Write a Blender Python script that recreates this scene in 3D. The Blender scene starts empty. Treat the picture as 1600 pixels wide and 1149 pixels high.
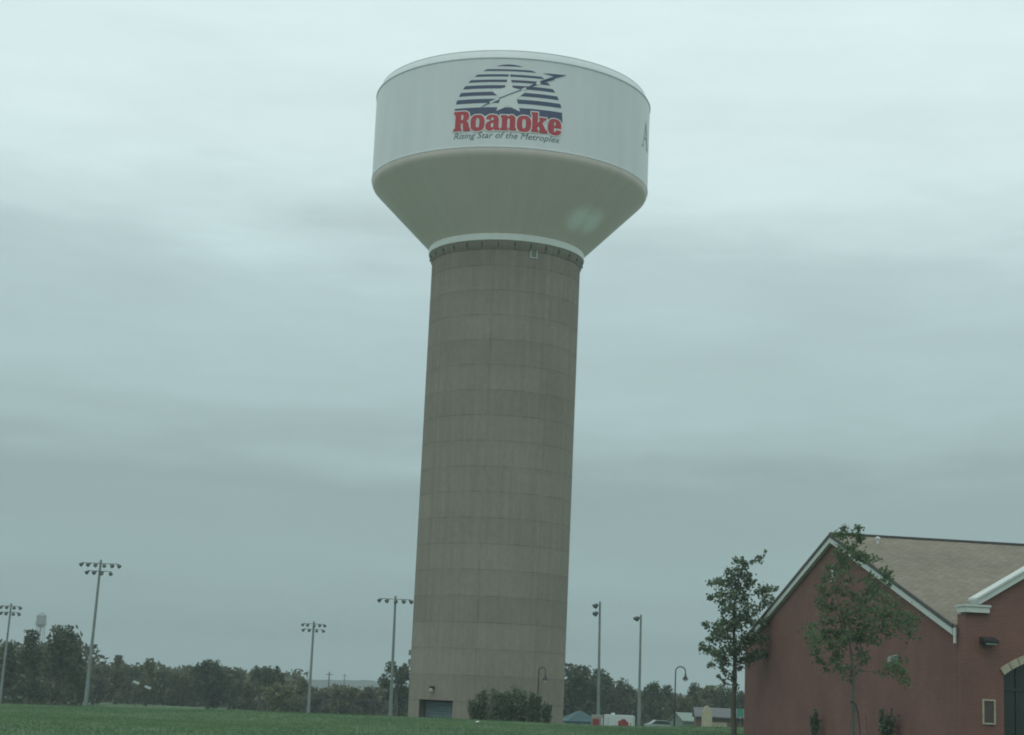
import bpy, bmesh, math, random
import numpy as np
from mathutils import Vector, Matrix
R_ = math.radians
PI = math.pi
S = bpy.context.scene
COL = S.collection

# ------------------------------------------------------------------ camera
EYE = 1.6
F = 2700.0
PITCH = math.atan(508 / F)
ROLL = R_(2.55)
fw = Vector((0, math.cos(PITCH), math.sin(PITCH)))
u0 = Vector((0, -math.sin(PITCH), math.cos(PITCH)))
r0 = Vector((1, 0, 0))
rt = r0 * math.cos(ROLL) + u0 * math.sin(ROLL)
up = -r0 * math.sin(ROLL) + u0 * math.cos(ROLL)
cd = bpy.data.cameras.new('camera')
cam = bpy.data.objects.new('camera', cd)
COL.objects.link(cam)
cam.matrix_world = Matrix(((rt.x, up.x, -fw.x, 0), (rt.y, up.y, -fw.y, 0), (rt.z, up.z, -fw.z, EYE), (0, 0, 0, 1)))
cd.sensor_width = 36
cd.lens = 36 * F / 1600
cd.clip_start = 0.1
cd.clip_end = 30000
S.camera = cam
S.view_settings.view_transform = 'Standard'
S.view_settings.look = 'None'
S.view_settings.gamma = 1
S.view_settings.exposure = 0
S.view_settings.use_curve_mapping = False
S.cycles.filter_width = 1.9
S.cycles.max_bounces = 6
S.cycles.transparent_max_bounces = 8

def ray(px, py):
    return fw + rt * ((px - 800) / F) - up * ((py - 574.5) / F)
def at(px, py, Y):
    d = ray(px, py)
    return Vector((0, 0, EYE)) + d * (Y / d.y)
def hor(px):
    return 574.5 + (fw.z + rt.z * (px - 800) / F) * F / up.z
def gx(px, Y):
    """world x of a picture column at the horizon, at distance Y"""
    return at(px, hor(px), Y).x

# ------------------------------------------------------------------ world: overcast, banded stratus
SUN_EL, SUN_AZ = R_(58), R_(205)
w = bpy.data.worlds.new('World')
S.world = w
w.use_nodes = True
nt = w.node_tree
nt.nodes.clear()
def N(t, typ, **kw):
    n = t.nodes.new(typ)
    for k, v in kw.items():
        setattr(n, k, v)
    return n
def math_(t, op, a, b=None, c=None, clamp=False):
    n = N(t, 'ShaderNodeMath', operation=op, use_clamp=clamp)
    for i, v in enumerate((a, b, c)):
        if v is None: continue
        if isinstance(v, (int, float)): n.inputs[i].default_value = v
        else: t.links.new(v, n.inputs[i])
    return n.outputs[0]
def ramp(t, fac, stops, interp='LINEAR'):
    n = N(t, 'ShaderNodeValToRGB')
    n.color_ramp.interpolation = interp
    el = n.color_ramp.elements
    while len(el) < len(stops): el.new(0.5)
    for e, (p, c) in zip(el, stops):
        e.position = p
        e.color = (c, c, c, 1) if isinstance(c, (int, float)) else (*c, 1)
    t.links.new(fac, n.inputs[0])
    return n.outputs[0]
def noise(t, vec, scale, detail=3, rough=0.5, dist=0):
    n = N(t, 'ShaderNodeTexNoise')
    n.inputs['Scale'].default_value = scale
    n.inputs['Detail'].default_value = detail
    n.inputs['Roughness'].default_value = rough
    n.inputs['Distortion'].default_value = dist
    if vec is not None: t.links.new(vec, n.inputs['Vector'])
    return n.outputs['Fac']
def mapping(t, vec, scale=(1, 1, 1), loc=(0, 0, 0), rot=(0, 0, 0)):
    n = N(t, 'ShaderNodeMapping')
    n.inputs['Scale'].default_value = scale
    n.inputs['Location'].default_value = loc
    n.inputs['Rotation'].default_value = rot
    t.links.new(vec, n.inputs['Vector'])
    return n.outputs[0]
def mixc(t, fac, a, b, blend='MIX'):
    n = N(t, 'ShaderNodeMix', data_type='RGBA', blend_type=blend)
    for i, v in ((0, fac), (6, a), (7, b)):
        if isinstance(v, (int, float)): n.inputs[i].default_value = v
        elif isinstance(v, tuple): n.inputs[i].default_value = (*v, 1)
        else: t.links.new(v, n.inputs[i])
    return n.outputs[2]

tc = N(nt, 'ShaderNodeTexCoord')
gen = tc.outputs['Generated']
sep = N(nt, 'ShaderNodeSeparateXYZ')
nt.links.new(gen, sep.inputs[0])
zz = math_(nt, 'MAXIMUM', sep.outputs[2], 0.0)
n1 = noise(nt, mapping(nt, gen, (2.6, 2.6, 16), (3.1, 0, 0.6)), 1.6, 4, 0.5)
n2 = noise(nt, mapping(nt, gen, (4, 4, 34), (1.3, 4, 0)), 1.5, 5, 0.55)
n3 = noise(nt, mapping(nt, gen, (7, 7, 22), (2.2, .7, 1.1), (0, R_(5), 0)), 1.5, 6, 0.6)
n1 = math_(nt, 'ADD', n1, math_(nt, 'MULTIPLY', math_(nt, 'SUBTRACT', n3, 0.5), 0.22))
dz = math_(nt, 'MULTIPLY', math_(nt, 'SUBTRACT', n1, 0.5), 0.115)
dz = math_(nt, 'MULTIPLY', dz, math_(nt, 'MINIMUM', math_(nt, 'MULTIPLY', zz, 6), 1.0))
zw = math_(nt, 'ADD', zz, dz)
lum = ramp(nt, zw, [(0, .35), (.012, .37), (.026, .33), (.045, .395), (.067, .445), (.09, .425), (.112, .415), (.14, .515), (.168, .57),
                    (.204, .60), (.235, .64), (.27, .77), (.30, .86), (.36, .90), (.5, .98), (1, 1.05)], 'EASE')
vari = math_(nt, 'ADD', math_(nt, 'MULTIPLY', math_(nt, 'SUBTRACT', n2, 0.5), 0.11), 1.0)
lum = math_(nt, 'MULTIPLY', lum, vari)
lum = math_(nt, 'MULTIPLY', lum, math_(nt, 'ADD', math_(nt, 'MULTIPLY', math_(nt, 'SUBTRACT', n3, 0.5), 0.12), 1.0))
tint = ramp(nt, zz, [(0, (.70, .99, 1.0)), (.12, (.745, 1, 1.01)), (.22, (.77, 1, 1.02)), (.34, (.835, 1, 1.0)), (1, (.84, 1, .99))])
cl = N(nt, 'ShaderNodeVectorMath', operation='MULTIPLY')
comb = N(nt, 'ShaderNodeCombineXYZ')
for i in range(3): nt.links.new(lum, comb.inputs[i])
nt.links.new(tint, cl.inputs[0]); nt.links.new(comb.outputs[0], cl.inputs[1])
bg_c = N(nt, 'ShaderNodeBackground')
nt.links.new(cl.outputs[0], bg_c.inputs[0])
bg_c.inputs[1].default_value = 1.0
sky = N(nt, 'ShaderNodeTexSky', sky_type='NISHITA')
sky.sun_disc = False
sky.sun_elevation = SUN_EL
sky.sun_rotation = SUN_AZ
bg_s = N(nt, 'ShaderNodeBackground')
nt.links.new(sky.outputs[0], bg_s.inputs[0])
bg_s.inputs[1].default_value = 0.08
mx = N(nt, 'ShaderNodeMixShader')
mx.inputs[0].default_value = 0.96
nt.links.new(bg_s.outputs[0], mx.inputs[1]); nt.links.new(bg_c.outputs[0], mx.inputs[2])
wo = N(nt, 'ShaderNodeOutputWorld')
nt.links.new(mx.outputs[0], wo.inputs[0])

sd = bpy.data.lights.new('sun', 'SUN')
sd.energy = 0.5
sd.angle = R_(45)
sd.color = (1.0, 0.985, 0.93)
sun = bpy.data.objects.new('sun', sd)
COL.objects.link(sun)
sdir = Vector((math.sin(SUN_AZ) * math.cos(SUN_EL), math.cos(SUN_AZ) * math.cos(SUN_EL), math.sin(SUN_EL)))
sun.rotation_euler = (-sdir).to_track_quat('-Z', 'Y').to_euler()
sun.location = (0, -20, 60)

# ------------------------------------------------------------------ helpers
def new_mat(name):
    m = bpy.data.materials.new(name)
    m.use_nodes = True
    t = m.node_tree
    b = t.nodes['Principled BSDF']
    return m, t, b
def bump(t, b, h, strength, dist=0.05):
    n = N(t, 'ShaderNodeBump')
    n.inputs['Strength'].default_value = strength
    n.inputs['Distance'].default_value = dist
    t.links.new(h, n.inputs['Height'])
    t.links.new(n.outputs[0], b.inputs['Normal'])
def simple(name, col, rough=0.6, metal=0.0, var=0.12, scale=3.0):
    m, t, b = new_mat(name)
    tcn = N(t, 'ShaderNodeTexCoord')
    f = noise(t, tcn.outputs['Object'], scale, 4, 0.6)
    lo = tuple(c * (1 - var) for c in col); hi = tuple(min(1, c * (1 + var)) for c in col)
    t.links.new(ramp(t, f, [(0.3, lo), (0.7, hi)]), b.inputs['Base Color'])
    b.inputs['Roughness'].default_value = rough
    b.inputs['Metallic'].default_value = metal
    return m

class MB:
    """collects shapes, builds ONE mesh object"""
    def __init__(s): s.v = []; s.f = []; s.mi = []
    def add(s, vs, fs, mi=0):
        o = len(s.v)
        s.v += [tuple(v) for v in vs]
        s.f += [tuple(i + o for i in f) for f in fs]
        s.mi += [mi] * len(fs)
        return s
    def box(s, c, d, mat=None, mi=0):
        x, y, z = d[0] / 2, d[1] / 2, d[2] / 2
        vs = [Vector((a * x, b * y, e * z)) for a in (-1, 1) for b in (-1, 1) for e in (-1, 1)]
        if mat is not None: vs = [mat @ v for v in vs]
        vs = [v + Vector(c) for v in vs]
        return s.add(vs, [(0, 1, 3, 2), (4, 6, 7, 5), (0, 4, 5, 1), (2, 3, 7, 6), (0, 2, 6, 4), (1, 5, 7, 3)], mi)
    def tube(s, pts, rad, n=8, cap=True, mi=0):
        pts = [Vector(p) for p in pts]
        if isinstance(rad, (int, float)): rad = [rad] * len(pts)
        vs = []; fs = []
        prev = None
        for i, p in enumerate(pts):
            d = (pts[min(i + 1, len(pts) - 1)] - pts[max(i - 1, 0)]).normalized()
            if prev is None:
                a = Vector((1, 0, 0)) if abs(d.x) < 0.8 else Vector((0, 1, 0))
            else: a = prev
            a = (a - d * a.dot(d)).normalized(); prev = a
            b = d.cross(a)
            for k in range(n):
                t = 2 * PI * k / n
                vs.append(p + (a * math.cos(t) + b * math.sin(t)) * rad[i])
        for i in range(len(pts) - 1):
            for k in range(n):
                k2 = (k + 1) % n
                fs.append((i * n + k, i * n + k2, (i + 1) * n + k2, (i + 1) * n + k))
        if cap:
            fs.append(tuple(range(n))[::-1]); fs.append(tuple((len(pts) - 1) * n + k for k in range(n)))
        return s.add(vs, fs, mi)
    def lathe(s, prof, n=96, c=(0, 0, 0), mi=0, close=False):
        vs = []; fs = []
        for r, z in prof:
            for k in range(n):
                t = 2 * PI * k / n
                vs.append((c[0] + r * math.sin(t), c[1] - r * math.cos(t), c[2] + z))
        for i in range(len(prof) - 1):
            for k in range(n):
                k2 = (k + 1) % n
                fs.append((i * n + k, i * n + k2, (i + 1) * n + k2, (i + 1) * n + k))
        if close:
            fs.append(tuple(range(n))[::-1]); fs.append(tuple((len(prof) - 1) * n + k for k in range(n)))
        return s.add(vs, fs, mi)
    def prism(s, poly, o, ax, ay, an, t, mi=0):
        """extrude 2D poly (in axes ax, ay from o) by t along an"""
        o = Vector(o); n = len(poly)
        a = [o + ax * p[0] + ay * p[1] for p in poly]
        b = [v + an * t for v in a]
        fs = [tuple(range(n))[::-1], tuple(range(n, 2 * n))]
        fs += [(i, (i + 1) % n, n + (i + 1) % n, n + i) for i in range(n)]
        return s.add(a + b, fs, mi)
    def build(s, name, mats, parent=None, smooth=False, fix=True):
        me = bpy.data.meshes.new(name)
        me.from_pydata(s.v, [], s.f)
        if not isinstance(mats, (list, tuple)): mats = [mats]
        for m in mats: me.materials.append(m)
        me.polygons.foreach_set('material_index', s.mi)
        if fix:
            bm = bmesh.new(); bm.from_mesh(me)
            bmesh.ops.recalc_face_normals(bm, faces=bm.faces)
            bm.to_mesh(me); bm.free()
        if smooth:
            me.polygons.foreach_set('use_smooth', [True] * len(me.polygons))
            try: me.set_sharp_from_angle(angle=R_(smooth if smooth is not True else 40))
            except Exception: pass
        o = bpy.data.objects.new(name, me)
        COL.objects.link(o)
        if parent: o.parent = parent
        return o
def tag(o, label=None, cat=None, group=None, kind=None):
    if label: o['label'] = label
    if cat: o['category'] = cat
    if group: o['group'] = group
    if kind: o['kind'] = kind
    return o
def thing(name, label, cat, loc=(0, 0, 0), rz=0, group=None):
    o = bpy.data.objects.new(name, None)
    o.empty_display_size = 0.5
    COL.objects.link(o)
    o.location = loc; o.rotation_euler = (0, 0, rz)
    return tag(o, label, cat, group)
def copy_tree(o, parent=None):
    c = o.copy(); COL.objects.link(c)
    if parent: c.parent = parent
    for ch in list(o.children): copy_tree(ch, c)
    return c

def smooth01(t):
    t = max(0.0, min(1.0, t)); return t * t * (3 - 2 * t)
def ground(x, y):
    tx = max(-70.0, min(70.0, x))
    z = (-0.05 + 0.0112 * tx) * smooth01(y / 80.0)
    z += 0.06 * math.sin(x * 0.21 + 1.3) * math.sin(y * 0.17) * smooth01((y - 20) / 40) * (1 - smooth01((y - 104) / 10))
    z -= 0.13 * math.exp(-((x - 6.5) / 5.0) ** 2) * smooth01((y - 88) / 14)
    f = smooth01((y - 106) / 24.0)
    z = z * (1 - f) + f * -1.75
    z += -0.45 * smooth01((y - 130) / 50.0) - 1.1 * smooth01((y - 190) / 260.0)
    return z

# ------------------------------------------------------------------ materials
def grass_mat(name, k=1.0, tr=0.0):
    m, t, b = new_mat(name)
    g = N(t, 'ShaderNodeTexCoord').outputs['Object']
    a = noise(t, mapping(t, g, (1, 0.35, 1)), 0.22, 5, 0.6)
    c = noise(t, mapping(t, g, (1, 0.5, 1)), 2.2, 4, 0.7)
    col = ramp(t, a, [(0.25, (.056 * k, .100 * k, .050 * k)), (0.5, (.076 * k, .128 * k, .063 * k)), (0.78, (.116 * k, .150 * k, .078 * k))])
    col = mixc(t, 0.4, col, ramp(t, c, [(0.25, .6), (0.75, 1.4)]), 'MULTIPLY')
    t.links.new(col, b.inputs['Base Color'])
    b.inputs['Roughness'].default_value = 0.9
    b.inputs['Specular IOR Level'].default_value = 0.15
    if tr:
        tl = N(t, 'ShaderNodeBsdfTranslucent'); t.links.new(col, tl.inputs[0])
        ms = N(t, 'ShaderNodeMixShader'); ms.inputs[0].default_value = tr
        t.links.new(b.outputs[0], ms.inputs[1]); t.links.new(tl.outputs[0], ms.inputs[2])
        t.links.new(ms.outputs[0], t.nodes['Material Output'].inputs[0])
    else: bump(t, b, c, 0.3, 0.10)
    return m
M_ground = grass_mat('grass_ground', .95)
M_blade = grass_mat('grass_blade', 1.75, 0.5)

def concrete_mat():
    m, t, b = new_mat('shaft_concrete')
    g = N(t, 'ShaderNodeTexCoord').outputs['Object']
    sp = N(t, 'ShaderNodeSeparateXYZ'); t.links.new(g, sp.inputs[0])
    th = math_(t, 'ARCTAN2', sp.outputs[0], math_(t, 'MULTIPLY', sp.outputs[1], -1))
    zr = math_(t, 'DIVIDE', math_(t, 'SUBTRACT', sp.outputs[2], 20.05 - 1.93 * 11), 1.93)
    zi = math_(t, 'FLOOR', zr)
    zf = math_(t, 'SUBTRACT', zr, zi)
    pr = math_(t, 'DIVIDE', math_(t, 'SUBTRACT', th, R_(-9) - 4 * PI / 4), PI / 4)
    pi_ = math_(t, 'FLOOR', pr)
    pf = math_(t, 'SUBTRACT', pr, pi_)
    wn = N(t, 'ShaderNodeTexWhiteNoise', noise_dimensions='1D'); t.links.new(zi, wn.inputs['W'])
    wn2 = N(t, 'ShaderNodeTexWhiteNoise', noise_dimensions='2D')
    cb = N(t, 'ShaderNodeCombineXYZ'); t.links.new(zi, cb.inputs[0]); t.links.new(pi_, cb.inputs[1])
    t.links.new(cb.outputs[0], wn2.inputs['Vector'])
    # coordinates unrolled: metres round, metres up
    un = N(t, 'ShaderNodeCombineXYZ')
    t.links.new(math_(t, 'MULTIPLY', th, 5.9), un.inputs[0]); t.links.new(sp.outputs[2], un.inputs[1])
    streak = noise(t, mapping(t, un.outputs[0], (2.4, 0.10, 1)), 1.0, 5, 0.62)
    fine = noise(t, mapping(t, un.outputs[0], (1, 0.6, 1)), 3.0, 6, 0.65)
    big = noise(t, un.outputs[0], 0.16, 4, 0.55)
    col = ramp(t, big, [(0.3, (.236, .214, .175)), (0.7, (.280, .256, .210))])
    tone = math_(t, 'ADD', math_(t, 'MULTIPLY', wn.outputs['Value'], 0.10), 0.92)
    tone = math_(t, 'MULTIPLY', tone, math_(t, 'ADD', math_(t, 'MULTIPLY', wn2.outputs['Value'], 0.07), 0.965))
    tone = math_(t, 'MULTIPLY', tone, ramp(t, streak, [(0.25, .84), (0.75, 1.12)]))
    tone = math_(t, 'MULTIPLY', tone, ramp(t, fine, [(0.25, .88), (0.75, 1.1)]))
    # form-tie board marks: faint vertical ribs in each panel
    rib = math_(t, 'FRACT', math_(t, 'MULTIPLY', pf, 9))
    rl = math_(t, 'LESS_THAN', rib, 0.08)
    tone = math_(t, 'MULTIPLY', tone, math_(t, 'SUBTRACT', 1.0, math_(t, 'MULTIPLY', rl, 0.05)))
    # pour joints
    wob = math_(t, 'MULTIPLY', math_(t, 'SUBTRACT', noise(t, mapping(t, un.outputs[0], (1, .2, 1)), 1.6, 3), 0.5), 0.03)
    sh = math_(t, 'LESS_THAN', math_(t, 'ADD', zf, wob), 0.04)
    sv = math_(t, 'LESS_THAN', pf, 0.018)
    br = ramp(t, noise(t, un.outputs[0], 0.9, 4, .6), [(0.35, .25), (0.6, 1.0)])
    seam = math_(t, 'MULTIPLY', math_(t, 'MAXIMUM', sh, math_(t, 'MULTIPLY', sv, .65)), br)
    tone = math_(t, 'MULTIPLY', tone, math_(t, 'SUBTRACT', 1.0, math_(t, 'MULTIPLY', seam, 0.27)))
    # dark run-off just under the joints
    run = ramp(t, zf, [(0.72, 0.0), (1.0, 1.0)])
    run = math_(t, 'MULTIPLY', run, ramp(t, streak, [(0.4, 0), (0.65, 1)]))
    tone = math_(t, 'MULTIPLY', tone, math_(t, 'SUBTRACT', 1.0, math_(t, 'MULTIPLY', run, 0.10)))
    cm = N(t, 'ShaderNodeCombineXYZ')
    for i in range(3): t.links.new(tone, cm.inputs[i])
    t.links.new(mixc(t, 1.0, col, cm.outputs[0], 'MULTIPLY'), b.inputs['Base Color'])
    b.inputs['Roughness'].default_value = 0.92
    b.inputs['Specular IOR Level'].default_value = 0.2
    bump(t, b, math_(t, 'SUBTRACT', fine, math_(t, 'MULTIPLY', seam, 1.5)), 0.35, 0.03)
    return m
M_conc = concrete_mat()

def paint(name, col, rough, streaks=0.06, glare=None, spec=0.5):
    m, t, b = new_mat(name)
    g = N(t, 'ShaderNodeTexCoord').outputs['Object']
    sp = N(t, 'ShaderNodeSeparateXYZ'); t.links.new(g, sp.inputs[0])
    th = math_(t, 'ARCTAN2', sp.outputs[0], math_(t, 'MULTIPLY', sp.outputs[1], -1))
    un = N(t, 'ShaderNodeCombineXYZ')
    t.links.new(math_(t, 'MULTIPLY', th, 10), un.inputs[0]); t.links.new(sp.outputs[2], un.inputs[1])
    st = noise(t, mapping(t, un.outputs[0], (1.2, 0.10, 1)), 1.0, 5, 0.6)
    bg = noise(t, un.outputs[0], 0.25, 4, 0.6)
    c = mixc(t, 1.0, col, ramp(t, st, [(0.3, 1 - streaks), (0.7, 1 + streaks * .4)]), 'MULTIPLY')
    c = mixc(t, 1.0, c, ramp(t, bg, [(0.3, 1 - streaks), (0.7, 1.0)]), 'MULTIPLY')
    if glare:  # soft two-lobed glare spot, painted pale into the base colour
        vd = N(t, 'ShaderNodeVectorMath', operation='DISTANCE'); t.links.new(g, vd.inputs[0]); vd.inputs[1].default_value = glare[0]
        vd2 = N(t, 'ShaderNodeVectorMath', operation='DISTANCE'); t.links.new(g, vd2.inputs[0]); vd2.inputs[1].default_value = glare[1]
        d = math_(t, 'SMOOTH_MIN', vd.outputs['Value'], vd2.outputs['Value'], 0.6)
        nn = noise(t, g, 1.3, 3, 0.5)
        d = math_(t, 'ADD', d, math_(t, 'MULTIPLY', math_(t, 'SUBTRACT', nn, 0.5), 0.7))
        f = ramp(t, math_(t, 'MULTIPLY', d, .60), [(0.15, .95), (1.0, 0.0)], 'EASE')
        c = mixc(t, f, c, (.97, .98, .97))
    t.links.new(c, b.inputs['Base Color'])
    b.inputs['Roughness'].default_value = rough
    b.inputs['Specular IOR Level'].default_value = spec
    return m
M_white = paint('tank_white_paint', (.65, .69, .69), 0.42, 0.05, spec=.4)
M_band = paint('collar_paint', (.70, .74, .70), 0.45, 0.05)
M_red = simple('sign_red', (.42, .030, .045), 0.5, 0, 0.06, 1.0)
M_navy = simple('sign_navy', (.045, .062, .13), 0.5, 0, 0.08, 1.0)
M_txt = simple('sign_grey', (.075, .095, .11), 0.5, 0, 0.08, 1.0)
M_swhite = simple('sign_white', (.66, .69, .67), 0.5, 0, 0.03, 1.0)

def brick_mat():
    m, t, b = new_mat('red_brick')
    g = N(t, 'ShaderNodeTexCoord').outputs['Object']
    br = N(t, 'ShaderNodeTexBrick')
    # object frame of the hall: x along the ridge, y along the gable
    sp = N(t, 'ShaderNodeSeparateXYZ'); t.links.new(g, sp.inputs[0])
    cb = N(t, 'ShaderNodeCombineXYZ')
    t.links.new(math_(t, 'ADD', sp.outputs[0], sp.outputs[1]), cb.inputs[0]); t.links.new(sp.outputs[2], cb.inputs[1])
    t.links.new(cb.outputs[0], br.inputs['Vector'])
    br.inputs['Scale'].default_value = 1.0
    br.inputs['Brick Width'].default_value = 0.22
    br.inputs['Row Height'].default_value = 0.075
    br.inputs['Mortar Size'].default_value = 0.012
    br.inputs['Color1'].default_value = (.195, .086, .070, 1)
    br.inputs['Color2'].default_value = (.158, .074, .063, 1)
    br.inputs['Mortar'].default_value = (.20, .118, .10, 1)
    n = noise(t, g, 0.5, 5, 0.6)
    c = mixc(t, 1.0, br.outputs['Color'], ramp(t, n, [(0.3, .86), (0.7, 1.12)]), 'MULTIPLY')
    t.links.new(c, b.inputs['Base Color'])
    b.inputs['Roughness'].default_value = 0.9
    b.inputs['Specular IOR Level'].default_value = 0.2
    bump(t, b, br.outputs['Fac'], -0.3, 0.01)
    return m
M_brick = brick_mat()
def shingle_mat():
    m, t, b = new_mat('roof_shingle')
    g = N(t, 'ShaderNodeTexCoord').outputs['Object']
    sp = N(t, 'ShaderNodeSeparateXYZ'); t.links.new(g, sp.inputs[0])
    cb = N(t, 'ShaderNodeCombineXYZ')
    t.links.new(sp.outputs[0], cb.inputs[0]); t.links.new(sp.outputs[1], cb.inputs[1])
    br = N(t, 'ShaderNodeTexBrick'); t.links.new(cb.outputs[0], br.inputs['Vector'])
    br.inputs['Scale'].default_value = 1.0
    br.inputs['Brick Width'].default_value = 0.34
    br.inputs['Row Height'].default_value = 0.22
    br.inputs['Mortar Size'].default_value = 0.012
    br.inputs['Color1'].default_value = (.235, .205, .160, 1)
    br.inputs['Color2'].default_value = (.185, .165, .130, 1)
    br.inputs['Mortar'].default_value = (.13, .115, .09, 1)
    n = noise(t, g, 4.5, 5, 0.7); n2_ = noise(t, g, 0.35, 4, 0.6)
    c = mixc(t, 1.0, br.outputs['Color'], ramp(t, n, [(0.3, .86), (0.7, 1.12)]), 'MULTIPLY')
    c = mixc(t, 1.0, c, ramp(t, n2_, [(0.3, .9), (0.7, 1.1)]), 'MULTIPLY')
    t.links.new(c, b.inputs['Base Color'])
    b.inputs['Roughness'].default_value = 0.95
    b.inputs['Specular IOR Level'].default_value = 0.15
    return m
M_shingle = shingle_mat()
M_trim = simple('white_trim', (.52, .56, .53), 0.55, 0, 0.06, 2)
M_ridge = simple('ridge_cap', (.07, .07, .065), 0.8, 0, .1)
M_dark = simple('dark_metal', (.028, .035, .036), 0.5, 0.3, 0.15)
M_galv = simple('galvanised_pole', (.20, .235, .225), 0.55, 0.2, 0.15, 1.5)
M_lampbody = simple('lamp_housing', (.062, .082, .075), 0.45, 0.3, 0.12)
M_lens = simple('lamp_reflector', (.72, .78, .76), 0.2, 0.2, 0.04)
M_door = simple('roll_door_blue_grey', (.13, .185, .20), 0.5, 0.1, 0.12, 2)
M_cream = simple('cream_stone', (.41, .38, .275), 0.85, 0, 0.12, 4)
M_stone = simple('arch_stone', (.36, .33, .25), 0.85, 0, 0.2, 5)
M_wood = simple('pole_wood', (.10, .085, .065), 0.9, 0, 0.2)
M_bark = simple('bark', (.085, .078, .058), 0.95, 0, 0.3, 9)
M_bark2 = simple('grey_bark', (.10, .105, .08), 0.95, 0, 0.25, 9)
M_teal = simple('teal_canvas', (.028, .080, .090), 0.7, 0, 0.12)
M_palegreen = simple('pale_green_metal', (.19, .25, .215), 0.6, 0, 0.1)
M_van = simple('white_van_paint', (.68, .74, .74), 0.35, 0, 0.03)
M_beige = simple('beige_panel', (.36, .345, .30), 0.55, 0, 0.06)
M_vred = simple('red_panel', (.32, .045, .055), 0.5, 0, 0.1)
M_brown = simple('brown_siding', (.16, .12, .088), 0.85, 0, 0.15)
M_greyroof = simple('grey_roof', (.13, .14, .145), 0.85, 0, 0.15, 2)
M_silver = simple('silver_car_paint', (.30, .34, .34), 0.35, 0.2, 0.05)
M_tyre = simple('tyre_rubber', (.02, .02, .02), 0.9, 0, 0.1)
M_sign = simple('green_sign_paint', (.055, .24, .17), 0.5, 0, 0.06)
M_paper = simple('litter_paper', (.6, .62, .55), 0.8, 0, 0.1)
def glass_mat():
    m, t, b = new_mat('dark_glass')
    b.inputs['Base Color'].default_value = (.022, .034, .030, 1)
    b.inputs['Roughness'].default_value = 0.12
    b.inputs['Specular IOR Level'].default_value = 0.5
    return m
M_glass = glass_mat()

def leaf_mat(name, c1, c2, c3, tr=0.25):
    m, t, b = new_mat(name)
    g = N(t, 'ShaderNodeTexCoord').outputs['Object']
    n = noise(t, g, 0.9, 4, 0.65)
    oi = N(t, 'ShaderNodeObjectInfo')
    gi = N(t, 'ShaderNodeNewGeometry')
    f = math_(t, 'ADD', n, math_(t, 'MULTIPLY', math_(t, 'SUBTRACT', gi.outputs['Random Per Island'], 0.5), 0.35))
    col = ramp(t, f, [(0.28, c1), (0.52, c2), (0.75, c3)])
    col = mixc(t, 1.0, col, ramp(t, oi.outputs['Random'], [(0, .82), (1, 1.2)]), 'MULTIPLY')
    t.links.new(col, b.inputs['Base Color'])
    b.inputs['Roughness'].default_value = 0.7
    b.inputs['Specular IOR Level'].default_value = 0.2
    tl = N(t, 'ShaderNodeBsdfTranslucent'); t.links.new(col, tl.inputs[0])
    ms = N(t, 'ShaderNodeMixShader'); ms.inputs[0].default_value = tr
    out = t.nodes['Material Output']
    t.links.new(b.outputs[0], ms.inputs[1]); t.links.new(tl.outputs[0], ms.inputs[2])
    t.links.new(ms.outputs[0], out.inputs[0])
    return m
L_dark = leaf_mat('foliage_dark', (.050, .066, .039), (.074, .099, .056), (.116, .140, .074))
L_olive = leaf_mat('foliage_olive', (.074, .085, .046), (.112, .123, .060), (.173, .173, .074))
L_brown = leaf_mat('foliage_brownish', (.076, .083, .056), (.107, .115, .073), (.145, .151, .090))
L_near = leaf_mat('foliage_street_tree', (.075, .108, .068), (.115, .160, .095), (.16, .21, .12), 0.38)
L_bright = leaf_mat('foliage_young_tree', (.085, .130, .072), (.125, .180, .095), (.165, .225, .120), 0.4)
L_shrub = leaf_mat('foliage_shrub', (.091, .120, .081), (.128, .165, .107), (.171, .207, .134))

# ------------------------------------------------------------------ terrain
def build_ground():
    ys = list(np.concatenate([np.arange(-60, 70, 6), np.arange(70, 136, 1.5), np.arange(136, 260, 8), np.arange(260, 700, 40),
                              np.geomspace(700, 9000, 12)]))
    xs = list(np.concatenate([-np.geomspace(9000, 70, 12), np.arange(-66, 67, 3), np.geomspace(70, 9000, 12)]))
    vs = [(x, y, ground(x, y)) for y in ys for x in xs]
    nx = len(xs)
    fs = [(j * nx + i, j * nx + i + 1, (j + 1) * nx + i + 1, (j + 1) * nx + i) for j in range(len(ys) - 1) for i in range(nx - 1)]
    o = MB().add(vs, fs).build('ground', M_ground, smooth=60)
    tag(o, kind='structure')
build_ground()

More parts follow.
